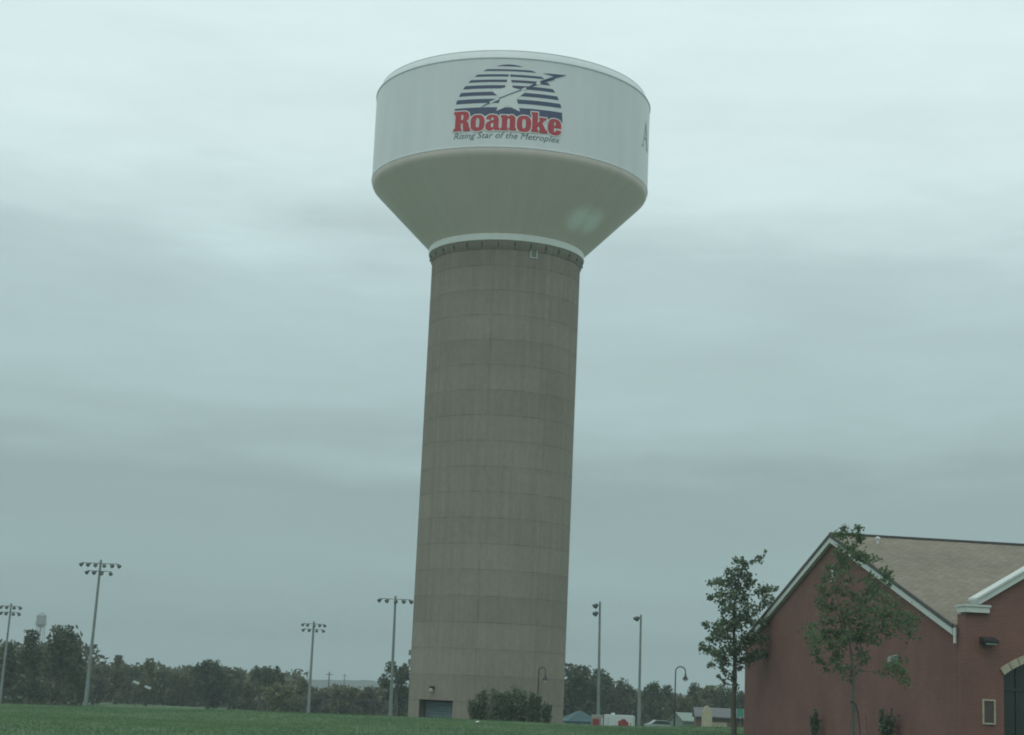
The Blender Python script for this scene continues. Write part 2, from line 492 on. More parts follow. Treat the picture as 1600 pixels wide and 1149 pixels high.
def build_grass():
    rng = np.random.default_rng(3)
    n = 150000
    y = 45 + 84 * rng.random(n) ** 0.85
    x = (rng.random(n) * 2 - 1) * (y * 0.345)
    z = np.array([ground(a, b) for a, b in zip(x, y)])
    keep = (np.sin(x * .9) * np.sin(y * .7 + 1) + rng.random(n) * 2.2) > 0.15
    x, y, z = x[keep], y[keep], z[keep]; n = len(x)
    h = 0.03 + 0.06 * rng.random(n) ** 2 + 0.10 * (rng.random(n) < .015)
    a = rng.random(n) * PI
    wd = 0.02 + 0.035 * rng.random(n)
    dx, dy = np.cos(a) * wd, np.sin(a) * wd
    lx, ly = rng.normal(0, .05, n), rng.normal(0, .05, n)
    V = np.empty((n, 3, 3))
    V[:, 0] = np.stack([x - dx, y - dy, z - .01], 1); V[:, 1] = np.stack([x + dx, y + dy, z - .01], 1)
    V[:, 2] = np.stack([x + lx, y + ly, z + h], 1)
    me = bpy.data.meshes.new('grass')
    me.vertices.add(n * 3); me.vertices.foreach_set('co', V.ravel())
    me.loops.add(n * 3); me.loops.foreach_set('vertex_index', np.arange(n * 3, dtype=np.int32))
    me.polygons.add(n); me.polygons.foreach_set('loop_start', np.arange(0, n * 3, 3, dtype=np.int32))
    me.materials.append(M_blade)
    me.update(); me.validate()
    o = bpy.data.objects.new('grass', me); COL.objects.link(o)
    tag(o, 'short green grass covering the low rise in front of the tower', 'grass', kind='stuff')
build_grass()

def build_hills():
    rng = random.Random(5)
    mb = MB()
    for Y, hgt, seed in ((1500, 5.6, 1), (2300, 8.2, 2)):
        rr = random.Random(seed)
        n = 420
        top = []
        ph = [rr.random() * 6.28 for _ in range(6)]
        for i in range(n + 1):
            x = -1600 * Y / 1500 + 3200 * Y / 1500 * i / n
            h = hgt + 1.6 * math.sin(x * .006 + ph[0]) + .9 * math.sin(x * .021 + ph[1]) + .5 * math.sin(x * .083 + ph[2]) + rr.uniform(-.6, .6)
            top.append((x, h))
        vs = []; fs = []
        for x, h in top:
            vs += [(x, Y - 90, -3.2), (x, Y - 30, h * .55 - 1), (x, Y, h), (x, Y + 60, h * .6), (x, Y + 200, -4)]
        for i in range(n):
            for k in range(4): fs.append((i * 5 + k, i * 5 + 5 + k, i * 5 + 6 + k, i * 5 + 1 + k))
        mb.add(vs, fs)
    m, t, b = new_mat('far_wooded_hill')
    g = N(t, 'ShaderNodeTexCoord').outputs['Object']
    t.links.new(ramp(t, noise(t, g, .05, 5, .7), [(.3, (.035, .045, .036)), (.7, (.06, .07, .052))]), b.inputs['Base Color'])
    b.inputs['Roughness'].default_value = 1
    b.inputs['Specular IOR Level'].default_value = 0
    tag(mb.build('hills', m), kind='structure')
build_hills()

# ------------------------------------------------------------------ water tower
TX, TY = at(759, 1110, 134).x, 134.0
RS = 5.9
RT = 11.06
TZ0 = -2.6
tower = thing('water_tower', 'tall water tower with white tank on a concrete shaft', 'water tower', (TX, TY, 0))

def build_shaft():
    D0, D1 = -57, -24           # door, degrees from the side facing the camera
    DT = 0.85                   # door top
    angs = list(range(-180, 180, 3))
    zs = [TZ0, DT] + [20.05 + 1.93 * k for k in range(-9, 8)] + [34.85]
    zs = sorted(z for z in zs)
    vs = []; fs = []
    n = len(angs)
    for z in zs:
        for a in angs:
            vs.append((RS * math.sin(R_(a)), -RS * math.cos(R_(a)), z))
    for j in range(len(zs) - 1):
        for i, a in enumerate(angs):
            if zs[j] < DT - .01 and D0 <= a < D1: continue
            i2 = (i + 1) % n
            fs.append((j * n + i, j * n + i2, (j + 1) * n + i2, (j + 1) * n + i))
    mb = MB().add(vs, fs)
    # top plate lip under the collar
    sh = mb.build('shaft', M_conc, tower, smooth=30)
    # recess
    mid = R_((D0 + D1) / 2)
    nrm = Vector((math.sin(mid), -math.cos(mid), 0)); tan = Vector((math.cos(mid), math.sin(mid), 0))
    A = Vector((RS * math.sin(R_(D0)), -RS * math.cos(R_(D0)), 0)); B = Vector((RS * math.sin(R_(D1)), -RS * math.cos(R_(D1)), 0))
    dep = 0.75
    A2 = A - nrm * dep; B2 = B - nrm * dep
    jb = MB()
    Z = Vector((0, 0, 1))
    jb.add([A + Z * TZ0, A + Z * DT, A2 + Z * DT, A2 + Z * TZ0], [(0, 1, 2, 3)])
    jb.add([B + Z * TZ0, B2 + Z * TZ0, B2 + Z * DT, B + Z * DT], [(0, 1, 2, 3)])
    arc = [Vector((RS * math.sin(R_(a)), -RS * math.cos(R_(a)), DT)) for a in range(D0, D1 + 1, 3)]
    jb.add(arc + [B2 + Z * DT, A2 + Z * DT], [tuple(range(len(arc) + 2))])
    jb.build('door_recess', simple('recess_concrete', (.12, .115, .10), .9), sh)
    dm = MB()
    wdt = (B2 - A2).length
    zz_ = TZ0
    k = 0
    while zz_ < DT - .01:            # slats of the roll-up door
        h = min(.22, DT - zz_)
        o = A2 + nrm * .03 + Z * zz_
        dm.prism([(0, 0), (0.045, .03), (0.045, h - .03), (0, h)], o, nrm, Z, tan, wdt)
        zz_ += .22
    dm.build('roll_up_door', M_door, sh)
    fr = MB()
    for p in (A2, B2):
        fr.tube([p + nrm * .1 + Z * TZ0, p + nrm * .1 + Z * (DT - .02)], .06, 4)
    fr.tube([A2 + nrm * .1 + Z * (DT - .07), B2 + nrm * .1 + Z * (DT - .07)], .06, 4)
    fr.build('door_frame', M_dark, sh)
    # lamp over the door
    a = R_(-41); zl = 1.75
    p = Vector((RS * math.sin(a), -RS * math.cos(a), zl)); nn = Vector((math.sin(a), -math.cos(a), 0))
    lm = MB().tube([p - nn * .02, p + nn * .14], .1, 10).tube([p + nn * .14 + Z * .02, p + nn * .3 - Z * .06], [.08, .16], 10)
    l = lm.build('wall_lamp', M_dark, sh)
    q = p + nn * .27 - Z * .2
    MB().lathe([(.02, .14), (.1, .12), (.15, 0), (.12, -.12), (.03, -.18)], 12, q).build('lamp_globe', M_cream, l, smooth=True)
    # boxes on the shaft edges
    for a, zl, s in ((-93, 4.3, .22), (-92, 3.6, .2)):
        a = R_(a); p = Vector((RS * math.sin(a), -RS * math.cos(a), zl)); nn = Vector((math.sin(a), -math.cos(a), 0))
        MB().box((0, 0, 0), (.14, .2, .4), Matrix.Rotation(a, 3, 'Z')).build('equipment_box', M_galv, sh).location = p + nn * .11
    a = R_(86); p = Vector((RS * math.sin(a), -RS * math.cos(a), .35)); nn = Vector((math.sin(a), -math.cos(a), 0))
    MB().box((0, 0, 0), (.25, .25, .4), Matrix.Rotation(a, 3, 'Z')).build('meter_box', M_dark, sh).location = p + nn * .12
    # vent near the top, framed
    vp = at(834, 396, TY - RS + 0.4)
    a = math.atan2(vp.x - TX, -(vp.y - TY)); a = math.asin((vp.x - TX) / RS)
    p = Vector((RS * math.sin(a), -RS * math.cos(a), vp.z)); nn = Vector((math.sin(a), -math.cos(a), 0)); tt = Vector((math.cos(a), math.sin(a), 0))
    vm = MB()
    for s in (-1, 1): vm.prism([(-.03, -.40), (.03, -.40), (.03, .40), (-.03, .40)], p + tt * s * .25, tt, Z, nn, .07)
    for s in (-1, 1): vm.prism([(-.22, -.03), (.22, -.03), (.22, .03), (-.22, .03)], p + Z * s * .37, tt, Z, nn, .07)
    v = vm.build('vent_frame', M_trim, sh)
    vl = MB()
    for i in range(6):
        vl.prism([(-.21, 0), (.21, 0), (.21, .06), (-.21, .06)], p + Z * (-.32 + i * .11) + nn * .01, tt, Z, nn, .03)
    vl.build('vent_louvre', M_galv, v)
build_shaft()

# collar and its brackets
MB().lathe([(6.0, 35.52), (6.17, 35.52), (6.2, 35.56), (6.2, 36.0), (6.16, 36.05), (5.9, 36.05)], 128).build('collar', M_band, tower, smooth=30)
MB().lathe([(RS - .02, 34.80), (5.93, 34.86), (6.05, 35.15), (6.12, 35.40), (6.13, 35.53)], 128).build('shaft_flare', M_conc, tower, smooth=40)
bk = None
for k in range(30):
    a = R_(6 + 12 * k)
    if bk is None:
        bk = MB().box((0, -(RS + .14), 35.30), (.09, .16, .40)).box((0, -(RS + .05), 35.0), (.07, .08, .24)).build('bracket', M_dark, tower)
        o = bk
    else:
        o = bk.copy(); COL.objects.link(o); o.parent = tower
    o.rotation_euler = (0, 0, a)

cone_pts = [(6.1, 36.0), (6.16, 36.06), (10.72, 40.66), (10.92, 40.88), (11.02, 41.08), (11.06, 41.32)]
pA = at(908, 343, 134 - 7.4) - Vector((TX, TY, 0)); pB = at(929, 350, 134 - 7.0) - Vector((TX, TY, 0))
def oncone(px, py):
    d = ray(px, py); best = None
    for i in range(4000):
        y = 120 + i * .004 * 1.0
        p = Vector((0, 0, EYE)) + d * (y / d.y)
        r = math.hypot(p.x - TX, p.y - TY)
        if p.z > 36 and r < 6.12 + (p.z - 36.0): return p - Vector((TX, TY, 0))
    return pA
M_cone = paint('cone_tan_paint', (.78, .68, .63), 0.42, 0.05, glare=(tuple(oncone(905, 342)), tuple(oncone(925, 348))), spec=.45)
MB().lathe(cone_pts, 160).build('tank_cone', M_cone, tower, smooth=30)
wall = MB().lathe([(11.06, 41.0), (RT + .005, 41.1), (RT + .005, 41.16), (RT, 41.17), (RT, 48.28), (RT + .05, 48.30), (RT + .05, 48.36), (RT - .02, 48.38)], 160)
wall = MB().lathe([(RT + .012, 41.30), (RT + .03, 41.33), (RT + .03, 41.42), (RT, 41.44), (RT, 48.26), (RT + .05, 48.28), (RT + .05, 48.34), (RT - .03, 48.36)], 160).build('tank_wall', M_white, tower, smooth=30)
MB().lathe([(RT - .03, 48.355), (10.95, 48.62), (10.72, 48.98), (10.74, 49.03), (10.66, 49.05), (9.5, 49.45), (7, 50.0), (4, 50.4), (1, 50.55), (.02, 50.56)], 160).build('tank_roof', M_white, tower, smooth=25)

# --- emblem on the tank, laid out flat in metres (u round the wall, v height) then wrapped
emblem = bpy.data.objects.new('emblem', None); COL.objects.link(emblem); emblem.parent = tower
def wrap_bm(bm, lift, name, mat):
    for pl in np.arange(-6, 17, 0.3):
        geom = bm.verts[:] + bm.edges[:] + bm.faces[:]
        bmesh.ops.bisect_plane(bm, geom=geom, plane_co=(pl, 0, 0), plane_no=(1, 0, 0))
    for v in bm.verts:
        u, vv, t = v.co
        r = RT + .012 + lift + t
        a = u / RT
        v.co = (r * math.sin(a), -r * math.cos(a), vv)
    bmesh.ops.recalc_face_normals(bm, faces=bm.faces)
    me = bpy.data.meshes.new(name); bm.to_mesh(me); bm.free()
    me.materials.append(mat)
    o = bpy.data.objects.new(name, me); COL.objects.link(o); o.parent = emblem
    return o
def poly_bm(polys, offset=0.0, thick=0.006):
    """polys: list of closed outlines; holes are found by the curve fill"""
    cu = bpy.data.curves.new('tmp', 'CURVE'); cu.dimensions = '2D'; cu.fill_mode = 'BOTH'; cu.offset = offset; cu.extrude = thick / 2
    for p in polys:
        s = cu.splines.new('POLY'); s.points.add(len(p) - 1); s.use_cyclic_u = True
        for q, pt in zip(s.points, p): q.co = (pt[0], pt[1], 0, 1)
    o = bpy.data.objects.new('tmp', cu); COL.objects.link(o)
    dg = bpy.context.evaluated_depsgraph_get(); dg.update()
    me = bpy.data.meshes.new_from_object(o.evaluated_get(dg))
    bm = bmesh.new(); bm.from_mesh(me)
    bpy.data.objects.remove(o); bpy.data.curves.remove(cu); bpy.data.meshes.remove(me)
    return bm
DOME = [(44.0, -4.45), (44.40, -4.41), (44.92, -4.32), (45.49, -4.06), (46.03, -3.75), (46.49, -3.34), (46.92, -2.86), (47.33, -2.2), (47.66, -1.25), (47.74, -.9), (47.79, -.34)]
def dl(v): return float(np.interp(v, [d[0] for d in DOME], [d[1] for d in DOME]))
def dr(v): return -.33 * 2 - dl(v) + (0.03 if v < 46 else 0)
def stripe(v0, v1):
    vs = np.linspace(v0, v1, 5)
    return [(dl(v), v) for v in vs] + [(dr(v), v) for v in vs[::-1]]
bands = [(47.64, 47.785), (47.26, 47.40), (46.83, 47.0), (46.39, 46.58), (45.89, 46.14), (45.34, 45.62), (44.75, 45.07)]
for v0, v1 in bands:
    wrap_bm(poly_bm([stripe(v0, v1)]), 0, 'sky_stripe', M_navy)
wrap_bm(poly_bm([[(-4.44, 44.12), (-4.41, 44.41), (3.80, 44.41), (3.86, 43.62), (3.7, 43.6), (2.6, 43.75), (-3.2, 43.75)]]), 0, 'navy_base', M_navy)
wrap_bm(poly_bm([[(-.33, 47.12), (-.04, 45.97), (.98, 45.74), (.29, 45.1), (.57, 44.13), (-.3, 44.52), (-1.18, 44.13), (-.93, 45.09), (-1.62, 45.72), (-.62, 45.95)]]), .008, 'star', M_swhite)
swp = [(-2.35, 44.42, .03), (-1.75, 44.74, .06), (-.99, 45.10, .055), (-.2, 45.46, .05), (.68, 45.86, .06), (1.2, 46.10, .09), (1.73, 46.40, .12), (2.3, 46.68, .14), (3.05, 47.0, .16)]
def band(pts, extra, nx=.42, ny=.9):
    L = math.hypot(nx, ny); nx /= L; ny /= L
    return [(u - nx * (h + extra) / 1, v + ny * (h + extra) / 1) for u, v, h in pts] + [(u + nx * (h + extra), v - ny * (h + extra)) for u, v, h in pts[::-1]]
def seg(u0_, u1_):
    us = np.linspace(u0_, u1_, 6)
    pu, pv, ph_ = zip(*swp)
    return [(float(u), float(np.interp(u, pu, pv)), float(np.interp(u, pu, ph_)) * .72) for u in us]
for a_, b_ in ((-1.72, -1.0), (.62, .98), (1.70, 2.02)):      # light over the dark stripes
    wrap_bm(poly_bm([band(seg(a_, b_), .02)]), .016, 'arrow_streak', M_swhite)
for a_, b_ in ((-2.33, -1.70), (-1.02, .64), (.96, 1.72), (2.0, 3.05)):   # dark over the light ground
    wrap_bm(poly_bm([band(seg(a_, b_), 0)]), .024, 'arrow_shaft', M_navy)
wrap_bm(poly_bm([[(2.18, 47.28), (4.05, 47.39), (2.02, 46.53), (2.98, 47.10), (2.94, 47.17)]]), .024, 'arrow_head', M_navy)

def sup(cx, hw, v0, v1, n=2.7, k=36):
    out = []
    for i in range(k):
        t = 2 * PI * i / k; c, s = math.cos(t), math.sin(t)
        out.append((cx + hw * math.copysign(abs(c) ** (2 / n), c), (v0 + v1) / 2 + (v1 - v0) / 2 * math.copysign(abs(s) ** (2 / n), s)))
    return out
LET = {
 'R': [[(-4.44, 0), (-3.78, 0), (-3.78, .18), (-3.84, .22), (-3.84, .62), (-3.75, .62), (-3.68, .5), (-3.66, .2), (-3.64, 0), (-3.12, 0), (-3.12, .18), (-3.2, .22), (-3.22, .55), (-3.3, .7), (-3.42, .78), (-3.28, .88), (-3.22, 1.05), (-3.22, 1.2), (-3.28, 1.4), (-3.42, 1.5), (-3.6, 1.55), (-4.44, 1.55), (-4.44, 1.33), (-4.32, 1.28), (-4.32, .24), (-4.44, .2)],
       [(-3.84, .88), (-3.84, 1.28), (-3.74, 1.28), (-3.68, 1.2), (-3.68, .96), (-3.74, .88)]],
 'o': [sup(-2.56, .545, -.05, 1.23), sup(-2.56, .13, .24, .96)],
 'a': [[(-.86, 0), (-1.28, 0), (-1.32, .1), (-1.5, -.04), (-1.72, -.04), (-1.9, .06), (-1.97, .28), (-1.94, .5), (-1.8, .66), (-1.55, .76), (-1.36, .82), (-1.36, .92), (-1.4, 1.0), (-1.47, 1.0), (-1.52, .93), (-1.52, .84), (-1.93, .84), (-1.9, 1.0), (-1.8, 1.14), (-1.6, 1.22), (-1.4, 1.23), (-1.15, 1.18), (-1.0, 1.05), (-.96, .85), (-.96, .25), (-.92, .18), (-.86, .16)],
       [(-1.36, .6), (-1.48, .55), (-1.54, .45), (-1.54, .3), (-1.48, .22), (-1.4, .25), (-1.36, .32)]],
 'n': [[(-.83, 0), (-.27, 0), (-.27, .2), (-.32, .24), (-.32, .86), (-.26, .94), (-.2, .94), (-.15, .88), (-.15, .24), (-.18, .2), (-.18, 0), (.36, 0), (.36, .2), (.28, .24), (.28, .9), (.24, 1.08), (.1, 1.2), (-.06, 1.23), (-.2, 1.18), (-.32, 1.08), (-.34, 1.2), (-.83, 1.2), (-.83, 1.0), (-.74, .97), (-.74, .24), (-.83, .2)]],
 'o2': [sup(.915, .54, -.05, 1.23), sup(.915, .13, .24, .96)],
 'k': [[(1.46, 0), (2.0, 0), (2.0, .2), (1.94, .24), (1.94, .42), (2.02, .5), (2.14, .2), (2.08, .17), (2.08, 0), (2.68, 0), (2.68, .2), (2.58, .24), (2.3, .75), (2.48, .98), (2.6, 1.02), (2.6, 1.2), (2.04, 1.2), (2.04, 1.03), (2.1, .98), (1.94, .74), (1.94, 1.57), (1.44, 1.57), (1.44, 1.37), (1.52, 1.32), (1.52, .24), (1.46, .2)]],
 'e': [[(3.78, .5), (3.2, .5), (3.2, .3), (3.24, .2), (3.3, .2), (3.34, .28), (3.34, .36), (3.78, .36), (3.74, .15), (3.6, 0), (3.38, -.06), (3.12, -.05), (2.87, .05), (2.74, .25), (2.70, .55), (2.73, .85), (2.82, 1.08), (3.0, 1.2), (3.24, 1.23), (3.5, 1.19), (3.68, 1.05), (3.77, .8)],
       [(3.2, .7), (3.2, .92), (3.26, 1.0), (3.32, .92), (3.32, .7)]],
}
BASE = 42.60
for ch, polys in LET.items():
    pp = [[(u, BASE + v) for u, v in p] for p in polys]
    lw = wrap_bm(poly_bm(pp, offset=.075), .030 + (.004 if ch in 'Rank' and False else 0), 'letter_outline', M_swhite)
    wrap_bm(poly_bm(pp), .040, 'letter', M_red)

def text_bm(s, width, height, u, v, shear=0.0, font_off=0.0, sx=None):
    cu = bpy.data.curves.new('tmp', 'FONT'); cu.body = s; cu.shear = shear; cu.extrude = .003; cu.offset = font_off; cu.resolution_u = 4
    o = bpy.data.objects.new('tmp', cu); COL.objects.link(o)
    dg = bpy.context.evaluated_depsgraph_get(); dg.update()
    me = bpy.data.meshes.new_from_object(o.evaluated_get(dg))
    co = np.array([q.co[:] for q in me.vertices])
    x0, x1 = co[:, 0].min(), co[:, 0].max()
    kx = width / (x1 - x0); ky = height / 0.73
    bm = bmesh.new(); bm.from_mesh(me)
    for q in bm.verts: q.co = (u + (q.co.x - x0) * kx, v + q.co.y * ky, q.co.z)
    bpy.data.objects.remove(o); bpy.data.curves.remove(cu); bpy.data.meshes.remove(me)
    return bm
full = 'Rising Star of the Metroplex'
fb = text_bm(full, 8.12, .48, -4.38, 42.02, 0.28)
cuts = []
us = sorted(v.co.x for v in fb.verts)
gaps = sorted(((us[q + 1] - us[q], (us[q + 1] + us[q]) / 2) for q in range(len(us) - 1)), reverse=True)[:4]
cuts = [-99] + sorted(g[1] for g in gaps) + [99]
for lo_, hi_ in zip(cuts[:-1], cuts[1:]):
    wb = fb.copy()
    bmesh.ops.delete(wb, geom=[v for v in wb.verts if not lo_ < v.co.x < hi_], context='VERTS')
    wrap_bm(wb, .0, 'tagline_word', M_txt)
fb.free()
# serif capital on the far right of the wall, start of the next word round the tank
M_wl = simple('wall_letter_grey', (.17, .20, .21), 0.5, 0, 0.05, 1.0)
Apoly = [[(13.05, 0), (13.55, 0), (13.55, .07), (13.38, .12), (13.55, .72), (14.28, .72), (14.5, .12), (14.32, .07), (14.32, 0), (15.05, 0), (15.05, .07), (14.88, .12), (14.1, 2.2), (13.98, 2.2), (13.26, .12), (13.05, .07)],
         [(13.6, .86), (13.93, 1.8), (14.24, .86)]]
ab = wrap_bm(poly_bm([[(u, 44.2 + v) for u, v in p] for p in Apoly]), 0, 'wall_letter', M_wl)

# ------------------------------------------------------------------ brick hall
gd = ray(380, hor(380)); gd.z = 0; gd.normalize()          # along the gable, away from the camera
rd = Vector((gd.y, -gd.x, 0))                              # along the ridge, to the right
Lc = at(1163, hor(1163), 90); Lc.z = 0
WID = 0
# right corner: where the gable line through Lc meets picture column 1496
d2 = ray(1496, hor(1496))
# solve Lc - gd*t = d2*s
A_ = np.array([[-gd.x, -d2.x], [-gd.y, -d2.y]]); sol = np.linalg.solve(A_, np.array([-Lc.x, -Lc.y]))
WID = float(sol[0])
Rc = Lc - gd * WID
ZE = EYE + 89 / F * 90 * 1.0
ZA = EYE + 259.5 / F * ((Lc.y + Rc.y) / 2)
Z = Vector((0, 0, 1))
ang = math.atan2(rd.y, rd.x)
hall = thing('brick_hall', 'red brick hall with a tan shingled gable roof and white trim', 'building', (Rc.x, Rc.y, 0), ang)
# local frame of the hall: x along ridge (right), y along gable away from camera; origin = near corner
HL = 34.0
X, Y_ = Vector((1, 0, 0)), Vector((0, 1, 0))
ZB = -0.8
def gable_wall():
    mb = MB()
    poly = [(0, ZB), (WID, ZB), (WID, ZE), (WID / 2, ZA), (0, ZE)]
    mb.prism(poly, (0, 0, 0), Y_, Z, X, 0.3)
    mb.box((HL / 2 + .15, .15, (ZB + ZE) / 2), (HL - .3, .3, ZE - ZB - .01))
    mb.box((HL / 2 + .15, WID - .15, (ZB + ZE) / 2), (HL - .3, .3, ZE - ZB - .01))
    mb.prism(poly, (HL, 0, 0), Y_, Z, X, 0.3)
    return mb.build('wall', M_brick, hall)
hw = gable_wall()
sl = (ZA - ZE) / (WID / 2)
OV = 0.45
def hall_roof():
    mb = MB()
    t = .16
    e0 = -OV; ze0 = ZE - OV * sl
    for sgn in (0, 1):
        f = (lambda y: y) if sgn == 0 else (lambda y: WID - y)
        e0 = -.02 if sgn == 0 else -OV
        ze0 = ZE + e0 * sl
        p = [(f(e0), ze0 + .02), (f(WID / 2), ZA + .02), (f(WID / 2), ZA + t + .02), (f(e0), ze0 + t + .02)]
        mb.prism(p, (-.15, 0, 0), Y_, Z, X, HL + .3)
    return mb.build('roof', M_shingle, hall)
hroof = hall_roof()
MB().box((HL / 2, WID / 2, ZA + .20), (HL + .36, .30, .09)).build('ridge_cap', M_ridge, hroof)
# dark shingle edge, then white rake boards on the gable
for f, e0 in ((lambda y: y, 0.0), (lambda y: WID - y, -OV)):
    z0_ = ZE + e0 * sl
    p = [(f(e0), z0_ - .20), (f(WID / 2), ZA - .20), (f(WID / 2), ZA + .04), (f(e0), z0_ + .04)]
    MB().prism(p, (-.19, 0, 0), Y_, Z, X, .185).build('rake_board', M_trim, hroof)
    p2 = [(f(e0 - .03), z0_ + .045), (f(WID / 2), ZA + .045), (f(WID / 2), ZA + .2), (f(e0 - .03), z0_ + .2)]
    MB().prism(p2, (-.22, 0, 0), Y_, Z, X, .065).build('roof_edge', M_ridge, hroof)
MB().tube([(8.1, -.12, ZE + .02), (HL, -.12, ZE + .02)], .09, 8).build('gutter', M_trim, hroof)
MB().tube([(-.12, -.08, ZE + .05), (-.12, -.08, ZE - .5)], .06, 8).build('downspout', M_trim, hall)
# vent pipe on the slope
vx, vy = 1.55, WID / 2 - 1.3
vz = ZA - sl * 1.3 + .15
MB().tube([(vx, vy, vz), (vx, vy, vz + .22)], .07, 10).tube([(vx, vy, vz + .2), (vx, vy, vz + .28), (vx, vy, vz + .32)], [.12, .12, .04], 10).build('vent_pipe', M_trim, hroof)
MB().box((-.03, WID / 2 - .05, ZA - 1.55), (.1, .16, .62)).box((-.045, WID / 2 - .05, ZA - 1.22), (.13, .26, .06)).box((-.045, WID / 2 - .05, ZA - 1.88), (.13, .26, .06)).build('gable_vent', M_trim, hall)

# front wing with its own gable; front plane just ahead of the main corner
WW = 8.0
WY = -0.7                 # wing front in hall frame
WX = 0.0
zwE = 5.15; pit = 0.60
zwA = zwE + pit * WW / 2
wing = None
def wing_wall():
    mb = MB()
    AX0, AX1 = 1.45, WW - 1.45
    rad = 4.4; cx = WW / 2; hwid = cx - AX0; dz_ = math.sqrt(rad * rad - hwid * hwid)
    zs = 3.0
    arc = [(cx + rad * math.sin(t), zs + rad * math.cos(t) - dz_) for t in np.linspace(-math.asin(hwid / rad), math.asin(hwid / rad), 25)]
    outer = [(0, ZB), (AX0, ZB), (AX0, zs)] + arc[1:-1] + [(AX1, zs), (AX1, ZB), (WW, ZB), (WW, zwE), (WW / 2, zwA), (0, zwE)]
    mb.prism(outer, (WX, WY, 0), X, Z, Y_, 0.35)
    mb.box((WX + .16, (WY + .35) / 2, (ZB + zwE) / 2 - .02), (.3, -(WY + .35) - .004, zwE - ZB - .04))
    mb.box((WX + WW - .16, (WY + .35) / 2, (ZB + zwE) / 2 - .02), (.3, -(WY + .35) - .004, zwE - ZB - .04))
    o = mb.build('wing_wall', M_brick, hall)
    # stone surround of the arch: voussoirs
    vm = MB()
    ts = np.linspace(-math.asin(hwid / rad), math.asin(hwid / rad), 31)
    for i in range(30):
        a, b = ts[i] + .0012, ts[i + 1] - .0012
        q = []
        for r_, t in ((rad + .003, a), (rad + .003, b), (rad + .27, b), (rad + .27, a)):
            q.append((cx + r_ * math.sin(t), zs + r_ * math.cos(t) - dz_))
        vm.prism(q, (WX, WY - (.05 if i % 2 else .07), 0), X, Z, Y_, .12)
    vm.build('arch_surround', M_stone, o)
    # glazing set back
    gm = MB()
    gl = [(AX0 + .02, ZB)] + [(AX0 + .02, zs)] + [(u, v - .02) for u, v in arc[1:-1]] + [(AX1 - .02, zs), (AX1 - .02, ZB)]
    gm.prism(gl, (WX, WY + .24, 0), X, Z, Y_, .04)
    g = gm.build('arch_glazing', M_glass, o)
    mm = MB()
    for k in range(1, 9):
        x = AX0 + (AX1 - AX0) * k / 9
        h = zs + math.sqrt(rad * rad - (x - cx) ** 2) - dz_ - .04
        mm.box((WX + x, WY + .21, (ZB + h) / 2), (.07, .06, h - ZB))
    mm.box((WX + WW / 2, WY + .20, 2.5), (AX1 - AX0 - .06, .06, .08))
    mm.build('mullion', M_dark, g)
    return o
ww = wing_wall()
# parapet coping along the raked top, with level returns at its feet
for f in ((lambda x: x), (lambda x: WW - x)):
    p = [(f(.50), zwE + .50 * pit + .005), (f(WW / 2), zwA + .005), (f(WW / 2), zwA + .29), (f(.38), zwE + .38 * pit + .29)]
    MB().prism(p, (WX, WY - .16, 0), X, Z, Y_, .72).prism([(p[3][0], p[3][1] - .06), (p[2][0], p[2][1] - .06), (p[2][0], p[2][1] + .02), (p[3][0], p[3][1] + .02)], (WX, WY - .21, 0), X, Z, Y_, .82).build('rake_coping', M_trim, ww)
    xs_ = sorted((f(-.06), f(.86)))
    MB().box(((xs_[0] + xs_[1]) / 2 + WX, WY + .19, zwE + .11), (xs_[1] - xs_[0], .76, .2)).box(((xs_[0] + xs_[1]) / 2 + WX, WY + .19, zwE + .25), (xs_[1] - xs_[0] + .08, .84, .07)).build('coping_return', M_trim, ww)
# framed panel and hooded lamp on the wing
fx, fz = .87, 1.68
fm = MB()
for s in (-1, 1):
    fm.box((WX + fx + s * .215, WY - .03, fz), (.06, .06, .88)); fm.box((WX + fx, WY - .03, fz + s * .41), (.37, .06, .06))
pf_ = fm.build('notice_frame', M_stone, ww)
MB().box((WX + fx, WY - .012, fz), (.36, .02, .75)).build('notice_panel', simple('dark_brown_panel', (.07, .05, .045), .6), pf_)
lx, lz = .82, 4.18
lm = MB().box((WX + lx, WY - .06, lz - .02), (.2, .12, .25))
lm.prism([(0, .14), (-.42, .02), (-.42, -.06), (-.3, -.10), (0, -.1)], (WX + lx - .28, WY, lz), Y_, Z, X, .56)
wl = lm.build('hooded_lamp', M_dark, ww)
MB().box((WX + lx, WY - .3, lz - .12), (.4, .2, .05)).build('lamp_lens', M_galv, wl)
# pale lamp on the gable wall
gl_y = WID * (1496 - 1403) / (1496 - 1163) * .78
MB().prism([(0, .2), (-.3, .1), (-.34, -.1), (0, -.2)], (0, gl_y - .2, 3.55), X, Z, Y_, .4).build('gable_lamp', M_palegreen, hall)

